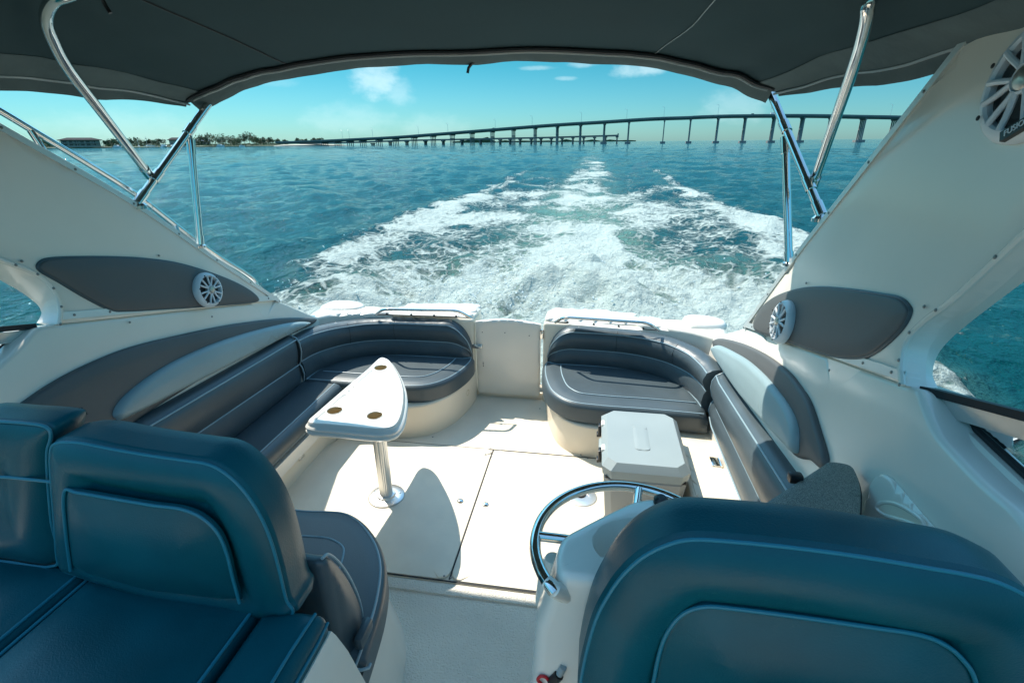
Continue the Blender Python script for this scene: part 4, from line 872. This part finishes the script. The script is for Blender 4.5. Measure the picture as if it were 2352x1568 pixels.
    nr, nc = X.shape; co = np.stack([X, Y, Z], -1).reshape(-1, 3)
    idx = np.arange(nr*nc).reshape(nr, nc); q = np.stack([idx[:-1, :-1], idx[1:, :-1], idx[1:, 1:], idx[:-1, 1:]], -1).reshape(-1, 4)
    me = bpy.data.meshes.new('sea'); me.vertices.add(len(co)); me.vertices.foreach_set('co', co.ravel().astype(np.float32))
    me.loops.add(q.size); me.loops.foreach_set('vertex_index', q.ravel().astype(np.int32)); me.polygons.add(len(q))
    me.polygons.foreach_set('loop_start', np.arange(0, q.size, 4, dtype=np.int32)); me.polygons.foreach_set('loop_total', np.full(len(q), 4, dtype=np.int32))
    me.update(calc_edges=True); me.validate(); me.polygons.foreach_set('use_smooth', [True]*len(me.polygons))
    for nm, arr in (('foam', foam), ('milk', milk)):
        at_ = me.attributes.new(nm, 'FLOAT', 'POINT'); at_.data.foreach_set('value', arr.ravel().astype(np.float32))
    if me.polygons[1000].normal.z < 0: me.flip_normals()
    o = bpy.data.objects.new('sea', me); COL.objects.link(o); o['kind'] = 'structure'
    m = bpy.data.materials.new('sea_water'); m.use_nodes = True; nt = m.node_tree; b = nt.nodes['Principled BSDF']; out = nt.nodes['Material Output']
    N = nt.nodes.new; L = nt.links.new
    def mth(op, a, b_=None, clamp=False):
        n = N('ShaderNodeMath'); n.operation = op; n.use_clamp = clamp
        for i, q_ in enumerate((a, b_)):
            if q_ is None: continue
            if isinstance(q_, (int, float)): n.inputs[i].default_value = q_
            else: L(q_, n.inputs[i])
        return n.outputs[0]
    def nois(sc, scale, det, ro=.55, dist=0.0):
        mp = N('ShaderNodeMapping'); mp.inputs['Scale'].default_value = sc; L(g.outputs['Position'], mp.inputs[0]); n = N('ShaderNodeTexNoise'); n.inputs['Scale'].default_value = scale; n.inputs['Detail'].default_value = det; n.inputs['Roughness'].default_value = ro; n.inputs['Distortion'].default_value = dist; L(mp.outputs[0], n.inputs['Vector']); return n.outputs['Fac']
    def mrange(v, a, b_, c=0, d_=1, smooth=True):
        n = N('ShaderNodeMapRange'); n.interpolation_type = 'SMOOTHSTEP' if smooth else 'LINEAR'; n.inputs['From Min'].default_value = a; n.inputs['From Max'].default_value = b_; n.inputs['To Min'].default_value = c; n.inputs['To Max'].default_value = d_; L(v, n.inputs['Value']); return n.outputs[0]
    g = N('ShaderNodeNewGeometry')
    fa = N('ShaderNodeAttribute'); fa.attribute_name = 'foam'; ma = N('ShaderNodeAttribute'); ma.attribute_name = 'milk'
    n1 = nois((1, .62, 1), 1.5, 9, .66, .6); n2 = nois((1, .8, 1), 7.5, 8, .7, .35)
    vr = N('ShaderNodeTexVoronoi'); vr.feature = 'DISTANCE_TO_EDGE'; vr.inputs['Scale'].default_value = 2.6
    wp = N('ShaderNodeVectorMath'); wp.operation = 'SCALE'; nn = N('ShaderNodeTexNoise'); nn.inputs['Scale'].default_value = 1.2; nn.inputs['Detail'].default_value = 5; L(g.outputs['Position'], nn.inputs['Vector'])
    L(nn.outputs['Color'], wp.inputs[0]); wp.inputs['Scale'].default_value = 1.1; ad = N('ShaderNodeVectorMath'); ad.operation = 'ADD'; L(g.outputs['Position'], ad.inputs[0]); L(wp.outputs[0], ad.inputs[1]); L(ad.outputs[0], vr.inputs['Vector'])
    lace = mrange(vr.outputs['Distance'], .0, .16, 1, 0)
    tex = mth('ADD', mth('MULTIPLY', n1, .52), mth('ADD', mth('MULTIPLY', n2, .45), mth('MULTIPLY', lace, .13)))
    val = mth('ADD', tex, mth('SUBTRACT', mth('MULTIPLY', fa.outputs['Fac'], .72), .995))
    fm = mth('MULTIPLY', mrange(val, -.06, .15), .96); fm = mth('MULTIPLY', fm, mrange(fa.outputs['Fac'], .03, .2))
    # colour of the water itself: deep teal, greener and paler where the propellers fill it with air
    mc = N('ShaderNodeMix'); mc.data_type = 'RGBA'; L(mth('MULTIPLY', ma.outputs['Fac'], .8, True), mc.inputs[0]); mc.inputs[6].default_value = (.0, .042, .048, 1); mc.inputs[7].default_value = (.17, .31, .23, 1)
    mf = N('ShaderNodeMix'); mf.data_type = 'RGBA'; L(fm, mf.inputs[0]); L(mc.outputs[2], mf.inputs[6]); mf.inputs[7].default_value = (.54, .62, .57, 1)
    L(mf.outputs[2], b.inputs['Base Color']); b.inputs['IOR'].default_value = 1.333
    L(mth('ADD', mth('MULTIPLY', fm, .6), .045), b.inputs['Roughness']); b.inputs['Specular IOR Level'].default_value = .13
    w1 = nois((1, .75, 1), 2.2, 5, .6); w2 = nois((1, .7, 1), 9, 4, .6); w3 = nois((1, .6, 1), .35, 4, .6); w4 = nois((1, .6, 1), .05, 3, .6)
    hgt = mth('ADD', mth('ADD', mth('MULTIPLY', w1, .22), mth('MULTIPLY', w2, .07)), mth('ADD', mth('MULTIPLY', w3, .32), mth('MULTIPLY', w4, .3)))
    hgt = mth('ADD', hgt, mth('MULTIPLY', fm, mth('MULTIPLY', n2, .24)))
    bp = N('ShaderNodeBump'); bp.inputs['Strength'].default_value = .85; bp.inputs['Distance'].default_value = 1.0; L(hgt, bp.inputs['Height']); L(bp.outputs[0], b.inputs['Normal'])
    me.materials.append(m)
    return o
build_sea()
rnd = random.Random(12); m = MB(); ico = bmesh.new(); bmesh.ops.create_icosphere(ico, subdivisions=1, radius=1); iv = [v.co.copy() for v in ico.verts]; ifc = [tuple(v.index for v in f.verts) for f in ico.faces]; ico.free()
for _ in range(1500):
    c = V((-.6+rnd.gauss(0, 1.7), 7.4+abs(rnd.gauss(0, 1.9)), .05+abs(rnd.gauss(0, .20)))); r_ = .006+.016*rnd.random()**3; m.add([c+v*r_ for v in iv], ifc)
for sx in (-1, 1):
    for _ in range(260):
        y = 6.5+abs(rnd.gauss(0, 3)); c = V((-.6+sx*(4.4+(y-6)*.12+rnd.gauss(0, .45)), y, .08+abs(rnd.gauss(0, .16)))); r_ = .006+.014*rnd.random()**3; m.add([c+v*r_ for v in iv], ifc)
o = m.build('spray', mat('spray_white', (.7, .75, .74), .5), None); o['kind'] = 'stuff'; o['label'] = 'white spray droplets thrown up over the wake behind the stern'; o['category'] = 'spray'
# ---------------------------------------------------------------- the far bridge (a straight line in plan, its points read off by bearing)
def flat(v): return V((v.x, v.y, 0))
BO = flat(at(910, 327, D=680)); _e = flat(at(2043, 320, D=641))
# plane of the bridge: through two bearings
BD = (_e-BO).normalized(); BN = V((-BD.y, BD.x, 0))
if BN.dot(V((0, 1, 0))) < 0: BN = -BN
def onbridge(px, py, off=0.0):
    v = ray(px, py); p0 = BO+BN*off; t = (p0-CAM).dot(BN)/v.dot(BN); return CAM+v*t
def z2(x, y): return ((900+x/2.24)*.854, y/2.24*.854)
def z3(x, y): return ((1754+x/2.24)*.854, y/2.24*.854)
prof = [z2(-330, 858), z2(-100, 850), z2(0, 845), z2(370, 826), z2(600, 809), z2(830, 791), z2(1078, 771), z2(1340, 751), z2(1620, 734), z2(1900, 716), z2(2130, 708), z3(250, 706), z3(400, 700), z3(600, 697), z3(800, 696), z3(1000, 697), z3(1250, 702), z3(1480, 706), z3(1750, 716)]
dk = cr([onbridge(*p) for p in prof], 4)
br_ = thing('road_bridge', 'long concrete road bridge rising over the water on rows of piers', 'bridge', (BO.x, BO.y, 0))
HW = 9.0
m = MB(); m.rings([[p-BN*HW, p+BN*HW, p+BN*HW-V((0, 0, .6)), p+BN*HW*.8-V((0, 0, 2.1)), p-BN*HW*.8-V((0, 0, 2.1)), p-BN*HW-V((0, 0, .6))] for p in dk]); m.build('deck', M['concrete'], br_)
m = MB()
for s in (-1, 1): m.rings([[p+BN*HW*s-BN*.2, p+BN*HW*s+BN*.2, p+BN*HW*s+BN*.2+V((0, 0, .95)), p+BN*HW*s-BN*.2+V((0, 0, .95))] for p in dk])
m.build('parapet', M['concrete'], br_)
def deckz(p):
    k = min(range(len(dk)), key=lambda i: (dk[i].x-p.x)**2+(dk[i].y-p.y)**2); return dk[k].z
pxs = [z2(x, 0)[0] for x in (-60, 20, 95, 172, 270, 370, 482, 596, 711, 830, 952, 1078, 1208, 1340, 1478, 1620, 1765, 1975, 2130)]+[z3(x, 0)[0] for x in (380, 540, 710, 880, 1050, 1240, 1430, 1640)]
def pier(c, h, big, i):
    m = MB(); n = 4
    for k in range(n):
        o = c+BN*(-6.6+13.2*k/(n-1)); w = .36 if not big else .5
        m.rings([[o+BD*w*sx+BN*w*.9*sy+V((0, 0, z)) for sx, sy in ((-1, -1), (1, -1), (1, 1), (-1, 1))] for z in (-2, h-3.0)])
    if h > 9:
        z = h*.5; m.rings([[c+BD*.45*sx+BN*7*sy+V((0, 0, zz)) for sx, sy in ((-1, -1), (1, -1), (1, 1), (-1, 1))] for zz in (z-.6, z+.6)])
    m.rings([[c+BD*.9*sx+BN*8.2*sy+V((0, 0, zz)) for sx, sy in ((-1, -1), (1, -1), (1, 1), (-1, 1))] for zz in (h-3.2, h-2.0)])
    if big: m.rings([[c+BD*2.6*sx+BN*9.5*sy+V((0, 0, zz)) for sx, sy in ((-1, -1), (1, -1), (1, 1), (-1, 1))] for zz in (-1, 1.9)])
    return m.build('pier', M['concrete'], br_)
for i, px in enumerate(pxs):
    c = flat(onbridge(px, 330)); h = deckz(c)
    if h > 3.4: pier(c, h, i >= 15, i)
# lamp posts on the bridge
def lamp_post(p, label, h=11):
    t = thing('street_lamp', label, 'street lamp', p, 'lamp posts along the bridge')
    MB().tube([p, p+V((0, 0, h))], [.22, .16], 6).build('pole', M['alu'], t); MB().tube([p+V((0, 0, h)), p+V((0, 0, h+.5))-BD*1.8], .13, 6).build('arm', M['alu'], t); MB().box(-.4, .4, -.14, .14, -.07, .07, mtx=Matrix.Translation(p+V((0, 0, h+.5))-BD*2.1)).build('lamp_head', M['alu'], t)
    return t
LB = 'thin grey lamp post standing on the road bridge'
first = None
for px, py in [z2(x, y) for x, y in ((45, 806), (85, 795), (225, 776), (502, 763), (680, 743), (967, 727), (1190, 708), (1488, 685), (1763, 665), (1988, 655))]+[z3(x, y) for x, y in ((403, 637), (718, 655), (1447, 648))]:
    tp_ = onbridge(px, py); c = V((tp_.x, tp_.y, deckz(tp_)))
    if first is None: first = lamp_post(c, LB, 10.5)
    else:
        c2_ = first.copy(); COL.objects.link(c2_); c2_.location = c
        for ch in list(first.children): q_ = ch.copy(); COL.objects.link(q_); q_.parent = c2_
# vehicles on the bridge
def vehicle(px, off, label, L=4.6, H=1.5, van=False):
    c = flat(onbridge(px, 300))+BN*off; c.z = deckz(c)+.02
    k = min(range(len(dk)-1), key=lambda i: (dk[i]-c).length); d = (dk[k+1]-dk[k]).normalized(); n = BN; u = V((0, 0, 1))
    def bx(x0, x1, y0, y1, z0, z1, tp=0): return [[c+d*x+n*y+u*z for x, y in ((x0+tp*(z == z1), y0), (x1-tp*(z == z1), y0), (x1-tp*(z == z1), y1), (x0+tp*(z == z1), y1))] for z in (z0, z1)]
    t = thing('van' if van else 'car', label, 'van' if van else 'car', c, 'vehicles crossing the bridge')
    MB().rings(bx(-L/2, L/2, -.9, .9, .35, H*.62 if not van else H)).build('body', M['boatw'] if van else M['car'], t)
    if not van: MB().rings(bx(-L*.3, L*.32, -.8, .8, H*.62, H, .5)).build('cabin', M['win'], t)
    for x in (-L*.3, L*.3):
        for y in (-.95, .95): MB().lathe([(.34, -.1), (.34, .1)], c+d*x+n*y+u*.34, 10, n).build('wheel', M['tyre'], t)
vehicle(z3(585, 0)[0], -5, 'dark car crossing the top of the road bridge', 4.8, 1.7); vehicle(z3(712, 0)[0], -5, 'white van crossing the road bridge right of its crest', 6.5, 2.6, True)
vehicle(z2(965, 0)[0], -5, 'dark car climbing the lower slope of the road bridge', 4.8, 1.7)
# old fishing pier beside it
fp = thing('fishing_pier', 'low old concrete fishing pier that ends in the water beside the bridge', 'pier', onbridge(1302, 328, 55))
fpr = [z2(-200, 861), z2(100, 855), z2(435, 842), z2(655, 838), z2(880, 833), z2(1118, 828), z2(1305, 824), z2(1500, 818), z2(1708, 812)]
fd = [onbridge(*p, off=55) for p in fpr]
m = MB(); m.rings([[p-BN*4.5, p+BN*4.5, p+BN*4.5-V((0, 0, 1.9)), p-BN*4.5-V((0, 0, 1.9))] for p in fd]); m.build('deck', M['oldconc'], fp)
for x in (230, 335, 435, 548, 655, 768, 880, 998, 1058, 1118, 1185, 1243, 1305, 1370, 1435, 1500, 1565, 1632, 1700):
    c = flat(onbridge(*z2(x, 858), off=55)); k = min(fd, key=lambda p: (p.x-c.x)**2); h = k.z-1.8
    m = MB()
    for y in (-3.4, 0, 3.4): m.rings([[c+BN*y+BD*.55*a+BN*.5*b_+V((0, 0, z)) for a, b_ in ((-1, -1), (1, -1), (1, 1), (-1, 1))] for z in (-2, h)])
    m.rings([[c+BN*4.3*b_+BD*1.5*a+V((0, 0, z)) for a, b_ in ((-1, -1), (1, -1), (1, 1), (-1, 1))] for z in (h-1.3, h)])
    m.build('pier_bent', M['oldconc'], fp)
m = MB(); c = fd[-1]; m.rings([[c+BD*a*.4+BN*4.5*b_+V((0, 0, z)) for a, b_ in ((-1, -1), (1, -1), (1, 1), (-1, 1))] for z in (-2, 1.5)]); m.build('end_wall', M['oldconc'], fp)
# ---------------------------------------------------------------- far shore
SD = 880.0
def sh(px, D=SD, z=0.0): p = at(px, 332, D=D); p.z = z; return p
pxl = [-160, -60, 40, 110, 130, 200, 300, 400, 480, 560, 640, 700, 745, 790]
m = MB(); rs = []
for i, px in enumerate(pxl):
    a = sh(px, 830+20*math.sin(i*1.7)); b_ = sh(px, 1500); hgt = 1.6 if px < 790 else .2
    rs.append([V((a.x, a.y, -1)), V((a.x, a.y, .5))+V((0, 0, .3*(i % 2))), sh(px, 860, hgt), V((b_.x, b_.y, hgt+.8)), V((b_.x, b_.y, -1))])
m.rings(rs, closed=False); o = m.build('shore', M['scrub'], None); o['kind'] = 'structure'
m = MB(); rs = []
for px, hh_ in ((628, .4), (650, 1.6), (700, 2.0), (735, 2.2), (770, 1.2), (800, .3)):
    a = sh(px, 800); b_ = sh(px, 840); rs.append([V((a.x, a.y, -1)), V((a.x, a.y, hh_*.5)), sh(px, 812, hh_), V((b_.x, b_.y, hh_)), V((b_.x, b_.y, -1))])
m.rings(rs); o = m.build('beach', M['sand'], None); o['kind'] = 'structure'
# hazy land behind the bridge
m = MB(); rs = []
for i, px in enumerate(range(1040, 1480, 20)):
    h = 10+26*mnoise.noise(V((i*.9, 0, 0)))+ (20 if 1065 < px < 1140 else 0); h = max(5, h); a = sh(px, 4200); rs.append([V((a.x, a.y, -2)), V((a.x, a.y, h)), V((a.x*1.03, a.y*1.03, h)), V((a.x*1.03, a.y*1.03, -2))])
m.rings(rs); o = m.build('far_coast', M['scrub'], None); o['kind'] = 'structure'
# waterfront house
def hpt(px, py, D): return at(px, py, D=D)
ha, hb = sh(133, 850, 1.5), sh(236, 850, 1.5); hd = (hb-ha).normalized(); hn = V((-hd.y, hd.x, 0)); hn = hn if hn.dot(ha) > 0 else -hn; hl = (hb-ha).length
hh = thing('waterfront_house', 'long two storey waterfront building with a hipped brown roof', 'building', ha+(hb-ha)*.5)
def hb_(x0, x1, y0, y1, z0, z1): return [[ha+hd*x+hn*y+V((0, 0, z)) for x, y in ((x0, y0), (x1, y0), (x1, y1), (x0, y1))] for z in (z0, z1)]
MB().rings(hb_(3, hl-2, 3, 22, -1, 7.4)).build('wall', M['wallm'], hh)
MB().rings([[ha+hd*x+hn*y+V((0, 0, z)) for x, y in ((x0, y0), (x1, y0), (x1, y1), (x0, y1))] for z, x0, x1, y0, y1 in ((7.4, 0, hl+1, 0, 25), (7.9, 0, hl+1, 0, 25), (10.6, 10, hl-9, 11, 14))]).build('roof', M['roof'], hh)
MB().rings(hb_(0, hl, 0.5, 3.2, 3.9, 4.2)).build('balcony', M['wallm'], hh)
for z in (1.5, 4.7):
    x = 5
    while x < hl-6: MB().rings(hb_(x, x+3.4, 2.85, 3.05, z, z+1.9)).build('window', M['win'], hh); x += 5.6
x = 2
while x < hl: MB().rings(hb_(x, x+.5, .7, 1.2, -1, 7.4)).build('post', M['wallm'], hh); x += 8
# smaller marina buildings
for (px0, px1, D, ztop, zr, lab, rm) in ((388, 432, 900, 7.5, 11, 'pale marina building with a wide grey roof behind the moored boats', 'roof'), (448, 486, 930, 6, 8.5, 'low marina shed with a blue roof right of the moored boats', 'blueroof')):
    a, b_ = sh(px0, D, 1.5), sh(px1, D, 1.5); d = (b_-a).normalized(); n = V((-d.y, d.x, 0)); l = (b_-a).length; t = thing('marina_building', lab, 'building', a)
    MB().rings([[a+d*x+n*y+V((0, 0, z)) for x, y in ((1, 0), (l-1, 0), (l-1, 12), (1, 12))] for z in (-1, ztop)]).build('wall', M['wallm'], t)
    MB().rings([[a+d*x+n*y+V((0, 0, z)) for x, y in ((x0, y0), (x1, y0), (x1, y1), (x0, y1))] for z, x0, x1, y0, y1 in ((ztop, -1, l+1, -2, 14), (ztop+.5, -1, l+1, -2, 14), (zr, 5, l-5, 5, 7))]).build('roof', M[rm], t)
    x = 3
    while x < l-4: MB().rings([[a+d*xx+n*yy+V((0, 0, z)) for xx, yy in ((x, -.15), (x+2.2, -.15), (x+2.2, .1), (x, .1))] for z in (2, 4)]).build('window', M['win'], t); x += 4.5
# moored boats
def moored(px, D, L, label, mast=False, ang=0.0):
    c = sh(px, D, 0); d = V((math.cos(ang), math.sin(ang), 0)); n = V((-d.y, d.x, 0)); u = V((0, 0, 1))
    t = thing('sail_boat' if mast else 'moored_boat', label, 'boat', c, 'boats moored along the far shore')
    rs = []
    for x, w_, z in ((-.5, .16, .12), (-.2, .18, .12), (.2, .16, .14), (.42, .07, .18), (.5, .005, .2)): rs.append([c+d*L*x-n*L*w_+u*L*z, c+d*L*x+n*L*w_+u*L*z, c+d*L*x+n*L*w_*.6-u*.3, c+d*L*x-n*L*w_*.6-u*.3])
    MB().rings(rs).build('hull', M['boatw'], t)
    MB().rings([[c+d*L*x+n*L*y+u*L*z for x, y in ((x0, -.11), (x1, -.11), (x1, .11), (x0, .11))] for z, x0, x1 in ((.12, -.35, .22), (.23, -.33, .12), (.27, -.3, .08))]).build('cabin', M['boatw'], t)
    MB().rings([[c+d*L*x+n*L*y+u*L*z for x, y in ((x0, -.113), (x1, -.113), (x1, .113), (x0, .113))] for z, x0, x1 in ((.175, -.34, .19), (.21, -.335, .15))]).build('cabin_window', M['win'], t)
    if mast: MB().tube([c+u*L*.1, c+u*L*1.35], .12, 6).build('mast', M['alu'], t); MB().tube([c+u*L*.35, c+u*L*.38-d*L*.4], .1, 6).build('boom', M['alu'], t)
for i, (px, D, L, lab, ms) in enumerate(((268, 800, 11, 'white motor yacht moored alone left of the marina', 0), (352, 830, 9, 'small white boat moored under the left bow tube', 0), (376, 820, 12, 'white yacht moored in front of the marina building', 0), (398, 830, 13, 'larger white yacht moored right of the marina building', 0), (415, 815, 10, 'low white boat moored among the yachts', 0), (338, 840, 10, 'white sailing boat with a tall bare mast left of the marina', 1), (318, 845, 9, 'white sailing boat with a bare mast farther left at the shore', 1), (506, 810, 11, 'white cabin boat moored before the green shore trees', 0), (555, 815, 7, 'small white launch moored before the tallest trees', 0))):
    moored(px, D, L, lab, bool(ms), i*.9)
# shore trees
def tree(px, D, h, w_, label, mt, seed, palm=False):
    rnd = random.Random(seed); c = sh(px, D, 1.3); t = thing('palm_tree' if palm else 'shore_tree', label, 'tree', c, 'trees along the far shore')
    MB().tube([c-V((0, 0, 1)), c+V((rnd.uniform(-.4, .4), 0, h*.35)), c+V((rnd.uniform(-.6, .6), 0, h*.7))], [.45, .35, .2], 6).build('trunk', M['bark'], t)
    m = MB()
    cl = [(V((rnd.gauss(0, w_*.26), rnd.gauss(0, w_*.26), h*(.42+.5*rnd.random()))), w_*(.16+.16*rnd.random())) for _ in range(9)]
    cl.append((V((0, 0, h*.9)), w_*.2))
    for p, r_ in cl:
        for _ in range(34):
            a = V((rnd.gauss(0, 1), rnd.gauss(0, 1), rnd.gauss(0, .8))); a = a.normalized()*r_*rnd.random()**.4; q_ = c+p+a; x = V((rnd.gauss(0, 1), rnd.gauss(0, 1), rnd.gauss(0, 1))).normalized(); y = x.orthogonal().normalized(); s_ = rnd.uniform(.5, 1.15)
            m.add([q_-x*s_, q_+y*s_*.7, q_+x*s_, q_-y*s_*.7], [(0, 1, 2, 3)])
    m.build('crown', mt, t, 0)
TL = [(100, 8, 13), (116, 7, 10), (248, 7, 12), (262, 9, 12), (284, 10, 16), (300, 9, 14), (322, 8, 14), (345, 8, 12), (366, 9, 12), (440, 9, 12), (468, 12, 18), (480, 17, 16), (496, 14, 20), (512, 11, 16), (528, 13, 18), (545, 10, 16), (562, 16, 14), (574, 17, 20), (590, 11, 16), (606, 10, 15), (622, 10, 15), (640, 8, 13), (656, 7, 10), (684, 9, 10), (703, 8, 9), (724, 9, 9), (736, 9, 9), (536, 8, 16), (600, 7, 14), (455, 8, 16)]
for i, (px, h, w_) in enumerate(TL):
    D = 870+(i*37 % 60)
    lab = ('tall dark spreading tree rising above the far shore scrub' if h >= 16 else 'small rounded tree on the far sandy point beside the bridge' if px > 640 else 'mid height bushy tree in the far shore belt' if h >= 10 else 'low bushy tree on the far shore by the water')
    tree(px, D, h*.95, w_*1.05, lab, M['leaf'] if i % 3 else M['leaf2'], i+5)
# low scrub under the trees
rnd = random.Random(99); m = MB()
for px in range(90, 640, 2):
    if 130 < px < 240: continue
    c = sh(px+rnd.random()*2, 850+rnd.random()*12, 1.0); hh2 = 2.2+3.2*abs(mnoise.noise(V((px*.05, 3, 0))))
    for _ in range(12):
        q_ = c+V((rnd.gauss(0, 1.3), rnd.gauss(0, 1.3), rnd.random()*hh2)); x = V((rnd.gauss(0, 1), rnd.gauss(0, 1), rnd.gauss(0, 1))).normalized(); y = x.orthogonal().normalized(); s_ = rnd.uniform(.5, 1.1)
        m.add([q_-x*s_, q_+y*s_*.7, q_+x*s_, q_-y*s_*.7], [(0, 1, 2, 3)])
o = m.build('undergrowth', M['leaf2'], None, 0); o['kind'] = 'stuff'; o['label'] = 'low green scrub along the far shore under the trees'; o['category'] = 'scrub'
#@@FAR1
# ---------------------------------------------------------------- camera, sky and sun
cam = bpy.data.cameras.new('camera'); co_ = bpy.data.objects.new('camera', cam); COL.objects.link(co_)
cam.sensor_width = 36; cam.lens = 36*F/2352; cam.clip_start = .02; cam.clip_end = 60000
mt = Matrix((( _R.x, _U.x, -_f.x, 0), (_R.y, _U.y, -_f.y, 0), (_R.z, _U.z, -_f.z, CZ), (0, 0, 0, 1))); co_.matrix_world = mt
SC.camera = co_
SUN = V((-.56, .475, 1)).normalized()
el = math.asin(SUN.z); az = math.atan2(SUN.x, SUN.y)
sl = bpy.data.lights.new('sun', 'SUN'); sl.energy = 2.2; sl.angle = R(.5); sl.color = (1, .93, .82)
so = bpy.data.objects.new('sun', sl); COL.objects.link(so); so.rotation_euler = SUN.to_track_quat('Z', 'Y').to_euler(); so.location = (0, 0, 30)
w = bpy.data.worlds.new('World'); SC.world = w; w.use_nodes = True; nt = w.node_tree; nt.nodes.clear()
N = nt.nodes.new; Lk = nt.links.new
out = N('ShaderNodeOutputWorld'); bg = N('ShaderNodeBackground'); Lk(bg.outputs[0], out.inputs[0]); bg.inputs['Strength'].default_value = .15
sk = N('ShaderNodeTexSky'); sk.sky_type = 'NISHITA'; sk.sun_disc = False; sk.sun_elevation = el; sk.sun_rotation = az; sk.air_density = 1.0; sk.dust_density = .5; sk.ozone_density = 1.5
tc = N('ShaderNodeTexCoord'); sp = N('ShaderNodeSeparateXYZ'); Lk(tc.outputs['Generated'], sp.inputs[0])
rp2 = N('ShaderNodeValToRGB'); Lk(sp.outputs['Z'], rp2.inputs[0]); e = rp2.color_ramp.elements
e[0].position = 0; e[0].color = (.115, .225, .29, 1); e[1].position = .62; e[1].color = (.62, .86, .80, 1)
for ps, cl_ in ((.14, (.032, .178, .198, 1)), (.34, (.20, .54, .56, 1))):
    x = e.new(ps); x.color = cl_
mx = N('ShaderNodeMix'); mx.data_type = 'RGBA'; mx.blend_type = 'MULTIPLY'; mx.inputs[0].default_value = 1; Lk(sk.outputs[0], mx.inputs[6]); Lk(rp2.outputs[0], mx.inputs[7])
# a few clouds, each round its own direction in the sky
def blob(px, py, rad, sx=1.0, sy=1.0):
    d = ray(px, py).normalized(); v = N('ShaderNodeVectorMath'); v.operation = 'SUBTRACT'; Lk(tc.outputs['Generated'], v.inputs[0]); v.inputs[1].default_value = d
    s = N('ShaderNodeVectorMath'); s.operation = 'MULTIPLY'; Lk(v.outputs[0], s.inputs[0]); s.inputs[1].default_value = (1/sx, 1/sx, 1/sy)
    l = N('ShaderNodeVectorMath'); l.operation = 'LENGTH'; Lk(s.outputs[0], l.inputs[0])
    m = N('ShaderNodeMapRange'); m.interpolation_type = 'SMOOTHSTEP'; m.inputs['From Min'].default_value = rad; m.inputs['From Max'].default_value = rad*.1; Lk(l.outputs['Value'], m.inputs['Value']); return m.outputs[0]
def mathn(op, a, b, clamp=False):
    n = N('ShaderNodeMath'); n.operation = op; n.use_clamp = clamp
    for i, q in enumerate((a, b)):
        if q is None: continue
        if isinstance(q, (int, float)): n.inputs[i].default_value = q
        else: Lk(q, n.inputs[i])
    return n.outputs[0]
nz = N('ShaderNodeTexNoise'); nz.inputs['Scale'].default_value = 26; nz.inputs['Detail'].default_value = 9; nz.inputs['Roughness'].default_value = .62
mp = N('ShaderNodeMapping'); mp.inputs['Scale'].default_value = (1, 1, 1.8); Lk(tc.outputs['Generated'], mp.inputs[0]); Lk(mp.outputs[0], nz.inputs['Vector'])
tot = None
for px, py, rad, sx, sy, amp in ((860, 178, .085, 1.0, .75, .55), (915, 215, .05, 1, 1, .3), (1465, 160, .065, 1.3, .35, .55), (1340, 148, .04, 1.3, .3, .4), (1300, 180, .03, 1.3, .25, .35), (1230, 157, .04, 1.6, .18, .3), (1690, 245, .10, 1, .5, .22), (800, 275, .10, 1.6, .5, .2), (1000, 290, .10, 1.5, .4, .16), (300, 300, .16, 1.5, .4, .16), (640, 190, .05, 1.3, .3, .15)):
    a = blob(px, py, rad, sx, sy); c_ = mathn('ADD', mathn('MULTIPLY', a, .9), mathn('MULTIPLY', nz.outputs['Fac'], 1.15)); m_ = N('ShaderNodeMapRange'); m_.interpolation_type = 'SMOOTHSTEP'; m_.inputs['From Min'].default_value = .88; m_.inputs['From Max'].default_value = 1.65; Lk(c_, m_.inputs['Value'])
    q = mathn('MULTIPLY', m_.outputs[0], amp*.8); tot = q if tot is None else mathn('MAXIMUM', tot, q)
mc = N('ShaderNodeMix'); mc.data_type = 'RGBA'; Lk(tot, mc.inputs[0]); Lk(mx.outputs[2], mc.inputs[6]); mc.inputs[7].default_value = (2.5, 2.9, 2.95, 1)
Lk(mc.outputs[2], bg.inputs['Color'])
SC.view_settings.view_transform = 'Standard'; SC.view_settings.look = 'None'; SC.view_settings.exposure = 1.6; SC.view_settings.gamma = 1
SC.render.engine = 'CYCLES'; SC.cycles.use_denoising = True; SC.cycles.max_bounces = 8; SC.cycles.sample_clamp_indirect = 6; SC.cycles.caustics_reflective = False; SC.cycles.caustics_refractive = False
